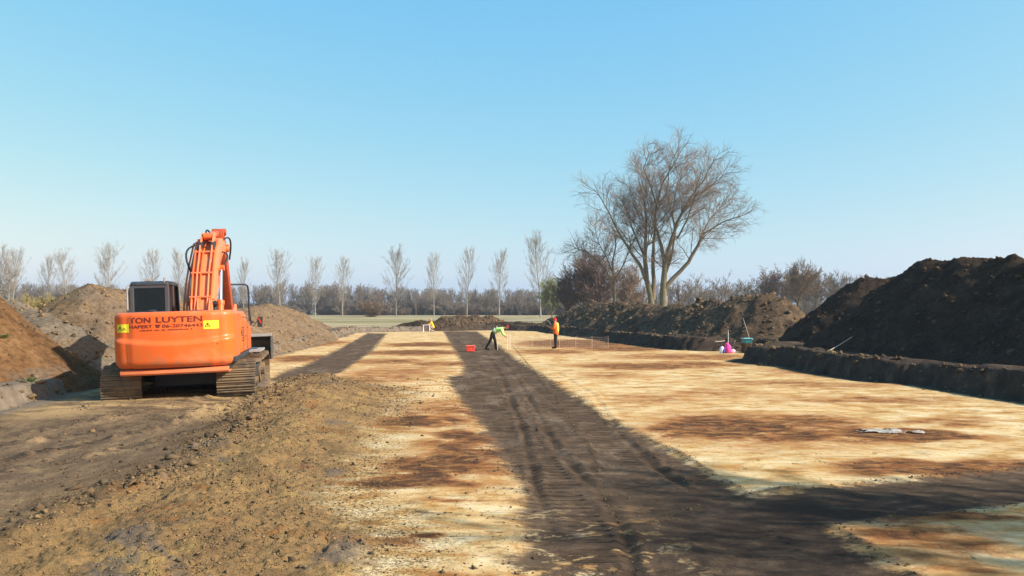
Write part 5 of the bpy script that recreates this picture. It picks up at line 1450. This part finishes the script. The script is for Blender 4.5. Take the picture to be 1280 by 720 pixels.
# standing worker in the orange coat, turned away to the left
gz = hz(2.5, 45.6)
J2 = dict(pel=(0, 0, .93), waist=(.0, 0, 1.10), chest=(.02, 0, 1.34), neck=(.03, 0, 1.50), skull=(.05, 0, 1.60), face=(1, .1, -.12),
          lsh=(.02, .19, 1.42), lel=(.06, .25, 1.14), lwr=(.28, .18, 1.20), rsh=(.02, -.19, 1.42), rel=(.05, -.26, 1.14), rwr=(.27, -.16, 1.22),
          lhip=(0, .09, .90), lkn=(.02, .09, .49), lan=(-.01, .08, .09), rhip=(0, -.09, .90), rkn=(.03, -.10, .49), ran=(.02, -.10, .09))
person('worker standing in a long orange coat and red cap with a thin stick in hand', (2.5, 45.6, gz), R(165), J2, M_HIVO, .20, M_REDC, M_TROU, panel=(-.10, 0, -.02))
# far worker in a yellow coat, crouching behind the white frame
gz = hz(-8.15, 82.0)
J3 = dict(pel=(-.05, 0, .50), waist=(.02, 0, .68), chest=(.10, 0, .93), neck=(.14, 0, 1.09), skull=(.18, 0, 1.19), face=(1, 0, -.3),
          lsh=(.11, .18, 1.0), lel=(.28, .22, .78), lwr=(.46, .16, .80), rsh=(.11, -.18, 1.0), rel=(.28, -.22, .78), rwr=(.46, -.16, .80),
          lhip=(-.05, .10, .47), lkn=(.34, .12, .50), lan=(.16, .11, .09), rhip=(-.05, -.10, .47), rkn=(.24, -.12, .10), ran=(-.18, -.12, .09))
person('worker in a yellow coat crouching at the far end behind a white frame', (-8.15, 82.0, gz), R(180), J3, M_YELL, .16, M_BLONDE, M_TAN)

# ------------------------------------------------------------------ small things
M_CRATE = mat_plain('red_plastic', (.78, .06, .035), .4, 0, .08, 6); M_CRATEP = mat_plain('pale_red_plastic', (.85, .16, .10), .4, 0, .06)
M_TEAL = mat_plain('teal_plastic', (.02, .16, .17), .4, 0, .1, 6); M_TEALP = mat_plain('pale_teal_plastic', (.16, .46, .50), .4, 0, .06)
M_PINK = mat_plain('pink_cloth', (.90, .06, .30), .8, 0, .15, 7); M_PINKP = mat_plain('pale_pink_cloth', (.92, .40, .55), .8, 0, .1)
M_BLUE = mat_plain('blue_cloth', (.03, .06, .26), .8, 0, .15); M_LBL = mat_plain('white_plastic', (.80, .82, .86), .4, 0, .05)
M_WOODP = mat_plain('weathered_wood', (.36, .30, .22), .8, 0, .2, 12); M_STEELW = mat_plain('galvanised_wire', (.62, .58, .54), .45, .3, .08)
M_ORNET = mat_plain('pale_orange_plastic', (.75, .55, .44), .6, 0, .08)
M_LEAF = mat_plain('weed_leaf', (.08, .13, .03), .6, 0, .35, 9)

def crate(name, label, cat, loc, rz, dims, m, mlid, ribs=3):
    e = empty(name, loc, rz); tag(e, label, cat)
    L, W_, H_ = dims
    b = MB(); t = .02
    b.box((0, 0, .015), (L * .94, W_ * .94, .03))
    for s in (-1, 1):
        b.box((s * (L / 2 - t), 0, H_ * .48), (t, W_ * .95, H_ * .92), (0, s * -.05, 0)); b.box((0, s * (W_ / 2 - t), H_ * .48), (L * .95, t, H_ * .92), (s * .05, 0, 0))
    for k in range(ribs):
        for s in (-1, 1): b.box(((k - (ribs - 1) / 2) * L / ribs, s * (W_ / 2 + .002), H_ * .48), (.02, .018, H_ * .8))
    b.build('tub', m, e, .008)
    b = MB()
    for s in (-1, 1): b.box((s * L / 2, 0, H_), (.05, W_ + .05, .045)); b.box((0, s * W_ / 2, H_), (L - .05, .05, .045))
    b.build('rim', mlid, e, .008)
    b = MB(); b.tube([(L / 2 + .02, -.1, H_ * .8), (L / 2 + .07, -.1, H_ * .8), (L / 2 + .07, .1, H_ * .8), (L / 2 + .02, .1, H_ * .8)], .012, 8); b.build('handle', mlid, e)
    return e
x, y = -2.28, 43.6
crate('crate', 'red plastic crate standing left of the stooping worker', 'crate', (x, y, hz(x, y)), R(8), (.46, .36, .30), M_CRATE, M_CRATEP)

def peg(label, x, y, h, r=.014, mat=M_WHITE, group='white survey pegs beside the stooping worker'):
    b = MB(); b.tube([(0, 0, -.1), (0, 0, h * .97), (0, 0, h)], [r, r, r * .4], 8)
    o = b.build('survey_peg', mat); o.location = (x, y, hz(x, y)); tag(o, label, 'peg', group); return o
peg('short white peg right behind the stooping worker\'s feet', -.80, 44.7, .52)
peg('tall white peg under the stooping worker\'s hands, left one of the pair', -.26, 45.0, .86)
peg('tall white peg under the stooping worker\'s hands, right one of the pair', -.12, 45.2, .86)

# stick held over the shoulder
e = MB(); gz = hz(2.5, 45.6)
e.tube([(1.72, 45.7, gz + 1.80), (2.10, 45.62, gz + 1.55), (2.34, 45.55, gz + 1.22), (2.36, 45.5, gz + 1.0)], [.010, .012, .013, .013], 7)
o = e.build('stick', M_WOODP); tag(o, 'thin pale stick slanting up left from the orange coat', 'stick')

# low see-through mesh fence across the trench behind the workers
def wire_fence(label, x0, y0, x1, y1, h, mat):
    e = empty('mesh_fence', (x0, y0, 0)); tag(e, label, 'fence', 'low mesh fences beside the orange coated worker')
    n = max(2, int(math.hypot(x1 - x0, y1 - y0) / .9)); dx, dy = x1 - x0, y1 - y0
    z = lambda t: hz(x0 + dx * t, y0 + dy * t)
    for k in range(n + 1):
        t = k / n; b = MB(); b.tube([(dx * t, dy * t, z(t) - .1), (dx * t, dy * t, z(t) + h + .03)], .007, 6); b.build('post', mat, e)
    b = MB(); m_ = int(math.hypot(dx, dy) / .10)
    P = []
    for k in range(m_ + 1):
        t = k / m_; zz = z(t); sag = -.03 * math.sin(math.pi * ((t * n) % 1)); P.append((t, zz, sag)); b.tube([(dx * t, dy * t, zz + .04), (dx * t, dy * t, zz + h + sag)], 0.0018, 3, False)
    for r_ in range(6): b.tube([(dx * t, dy * t, zz + .05 + (h - .05 + sag) * r_ / 5) for t, zz, sag in P], 0.0018, 3, False)
    b.build('mesh', mat, e)
wire_fence('low pale mesh fence left of the orange coated worker', .1, 46.6, 2.25, 46.4, .66, M_STEELW)
wire_fence('low pale mesh fence right of the orange coated worker', 2.75, 46.3, 5.6, 46.6, .66, M_ORNET)

# white tube frame of the far worker
gz = hz(-8.6, 81.6); e = empty('trestle', (-8.72, 81.5, gz)); tag(e, 'white tube frame in front of the far yellow coat', 'trestle')
for sy in (0, .5):
    for sx in (-.32, .32): b = MB(); b.tube([(sx, sy, -.05), (sx, sy, .68)], .03, 8); b.build('leg', M_WHITE, e)
b = MB(); b.box((0, .25, .70), (.74, .56, .05)); b.build('top', M_WHITE, e, .01)

# tools and bags at the foot of the cloddy heap
def bag(name, label, cat, loc, lobes, mats, strap=None):
    e = empty(name, loc); tag(e, label, cat, None)
    for i, (n_, c, r, m) in enumerate(lobes):
        b = MB(); b.blob(c, r, 18, 12); o = b.build(n_, m, e, smooth=180)
        for v in o.data.vertices:
            p = v.co; k = fbm(np.array([p.x * 7 + i * 3]), np.array([p.z * 7 + p.y * 5]), 3, 40 + i)[0]
            v.co = Vector(c) + (p - Vector(c)) * (1 + .28 * k)
            v.co.z = max(v.co.z, 0.0)
    return e
X0, Y0 = 11.2, 41.75
def gp(px, Y): return ((px - 640) * Y / 1000, Y)
x, y = gp(909.5, 41.0); z = hz(x, y)
bag('jacket', 'bright pink jacket heaped at the foot of the cloddy heap', 'jacket', (x, y, z), [('body', (0, 0, .2), (.20, .17, .30), M_PINK), ('sleeve', (.22, -.04, .10), (.17, .12, .11), M_PINKP), ('hood', (-.02, .0, .42), (.11, .10, .13), M_PINK)], None)
x, y = gp(902.3, 40.9); z = hz(x, y)
bag('bag', 'white and blue bag slumped against the pink jacket', 'bag', (x, y, z), [('pouch', (0, 0, .16), (.12, .11, .19), M_LBL), ('flap', (.08, -.05, .12), (.08, .10, .15), M_BLUE)], None)
x, y = gp(910.3, 41.5); z = hz(x, y)
b = MB(); b.tube([(0, 0, -.1), (0, 0, .95), (.0, 0, 1.18)], [.016, .016, .010], 8); o = b.build('ranging_pole', M_WHITE); o.location = (x, y, z); tag(o, 'upright white pole rising behind the pink jacket', 'pole')
x, y = gp(933.5, 41.2); z = hz(x, y)
e = empty('soil_block', (x, y, z)); 
bpy.data.objects.remove(e)
b = MB(); b.box((0, 0, .24), (.42, .4, .52), (.06, .05, .1)); o = b.build('soil_block', S_CLOD, None, .05); o.location = (x, y, z); tag(o, 'squared block of earth carrying the teal crate', 'earth block')
crate('crate', 'teal plastic crate on the block of earth at the foot of the cloddy heap', 'crate', (x, y, z + .50), R(12), (.44, .34, .24), M_TEAL, M_TEALP)
def stick(label, a, c, r, mat=M_WOODP, grp=None):
    b = MB(); a, c = Vector(a), Vector(c); b.tube([a, a.lerp(c, .5) + Vector((.0, 0, -.02)), c], [r, r, r * .85], 7); o = b.build('wooden_stick', mat); tag(o, label, 'stick', grp); return o
xa, ya = gp(942.5, 41.6); xc, yc = gp(929, 43.6)
stick('thin stick leaning on the sunlit end of the cloddy heap behind the teal crate', (xa, ya, hz(xa, ya)), (xc, yc, up(398, 43.6)), .016)
xa, ya = gp(1033, 29.6); xc, yc = gp(1065, 30.6)
stick('grey pole leaning on the shaded bank below the tall dark heap', (xa, ya, max(hz(xa, ya), up(455, ya))), (xc, yc, up(421, yc)), .022)
xa, ya = gp(894, 41.2); xc, yc = gp(906, 41.3)
stick('short pale board lying on the bank left of the white pole', (xa, ya, up(427, ya)), (xc, yc, up(426, yc)), .035)
xa, ya = gp(917, 41.2); xc, yc = gp(919, 41.3)
stick('short tool handle sticking up right of the pink jacket', (gp(914, 41.2)[0], 41.2, hz(*gp(914, 41.2))), (gp(919, 41.4)[0], 41.4, up(425, 41.4)), .018)

# crumpled white plastic lying on the sand
x0, y0 = at(1112, 540.5); n1, n2 = 60, 34
Xp, Yp = np.meshgrid(np.linspace(-.62, .62, n1), np.linspace(-.36, .36, n2))
edge = (Xp / .58) ** 2 + (Yp / .30) ** 2 + .55 * fbm(Xp * 4, Yp * 5, 4, 71)
wr = np.abs(fbm(Xp * 5, Yp * 6, 4, 73)) * .035 + .004
g0 = heights(Xp + x0, Yp + y0)[0]
hole = fbm(Xp * 6, Yp * 7, 3, 75) > .18
idx = np.arange(n1 * n2).reshape(n2, n1); q = np.stack([idx[:-1, :-1], idx[:-1, 1:], idx[1:, 1:], idx[1:, :-1]], -1).reshape(-1, 4)
ok = ((edge < 1) & ~hole).ravel()[q].all(1); q = q[ok]; us, inv = np.unique(q.ravel(), return_inverse=True)
me = np_mesh('plastic_sheet', np.stack([Xp, Yp, g0 + wr + .008], -1).reshape(-1, 3)[us], inv.reshape(-1), np.full(len(q), 4), True)
o = link_mesh('plastic_sheet', me, mat_plain('dirty_white_plastic', (.40, .37, .32), .7, 0, .2, 9, .3, (.25, .19, .12), 0, (.42, .62))); o.location = (x0, y0, 0)
md = o.modifiers.new('thick', 'SOLIDIFY'); md.thickness = .004
tag(o, 'crumpled scrap of dirty white plastic lying on the stained sand', 'plastic sheet')

# weeds on the left bank
def weed(label, x, y, s, seed):
    rng = random.Random(seed); z = hz(x, y)
    # sit on the heap if one covers this spot
    for X2, Y2, h2, g0_, kp in HEAPS:
        if X2.min() < x < X2.max() and Y2.min() < y < Y2.max():
            i = int((y - Y2[0, 0]) / (Y2[1, 0] - Y2[0, 0])); j = int((x - X2[0, 0]) / (X2[0, 1] - X2[0, 0])); z = max(z, float(h2[i, j]))
    e = empty('weed', (x, y, z - .02)); tag(e, label, 'weed', 'green weeds on the left bank')
    b = MB(); c = MB()
    for k in range(34):
        a = rng.uniform(0, 6.28); L = s * rng.uniform(.5, 1.0); el = rng.uniform(.35, 1.3); w_ = s * .07
        p0 = Vector((rng.uniform(-.3, .3) * s, rng.uniform(-.3, .3) * s, 0)); d = Vector((math.cos(a) * math.cos(el), math.sin(a) * math.cos(el), math.sin(el))); t = Vector((-math.sin(a), math.cos(a), 0))
        p1 = p0 + d * L * .55; p2 = p0 + d * L + Vector((0, 0, -.12 * L))
        b.add([p0, p1 + t * w_, p2, p1 - t * w_ + Vector((0, 0, .01))], [(0, 1, 2, 3)])
    b.build('leaf', M_LEAF, e)
    return e
x, y = at(44, 476, .45); weed('tuft of green weed on the bank edge in the shadow\'s left end', -10.95, 18.2, .20, 1)
weed('small sparse weed partway up the reddish brown heap', -12.2, 19.2, .20, 2)
weed('small green weed on the grey bank edge at the left frame', -11.4, 17.0, .17, 3)

# ------------------------------------------------------------------ spring haze over the fields
m = bpy.data.materials.new('haze_air'); m.use_nodes = True; nt = m.node_tree
nt.nodes.remove(nt.nodes['Principled BSDF'])
pv = nt.nodes.new('ShaderNodeVolumePrincipled'); pv.inputs['Color'].default_value = (.86, .92, 1.0, 1); pv.inputs['Density'].default_value = .00035
pv.inputs['Anisotropy'].default_value = .3
nt.links.new(pv.outputs[0], nt.nodes['Material Output'].inputs['Volume'])
b = MB(); b.box((0, 680, 13.5), (3200, 1840, 31)); hz_o = b.build('haze', m); tag(hz_o, kind='stuff')
SC.cycles.volume_bounces = 0
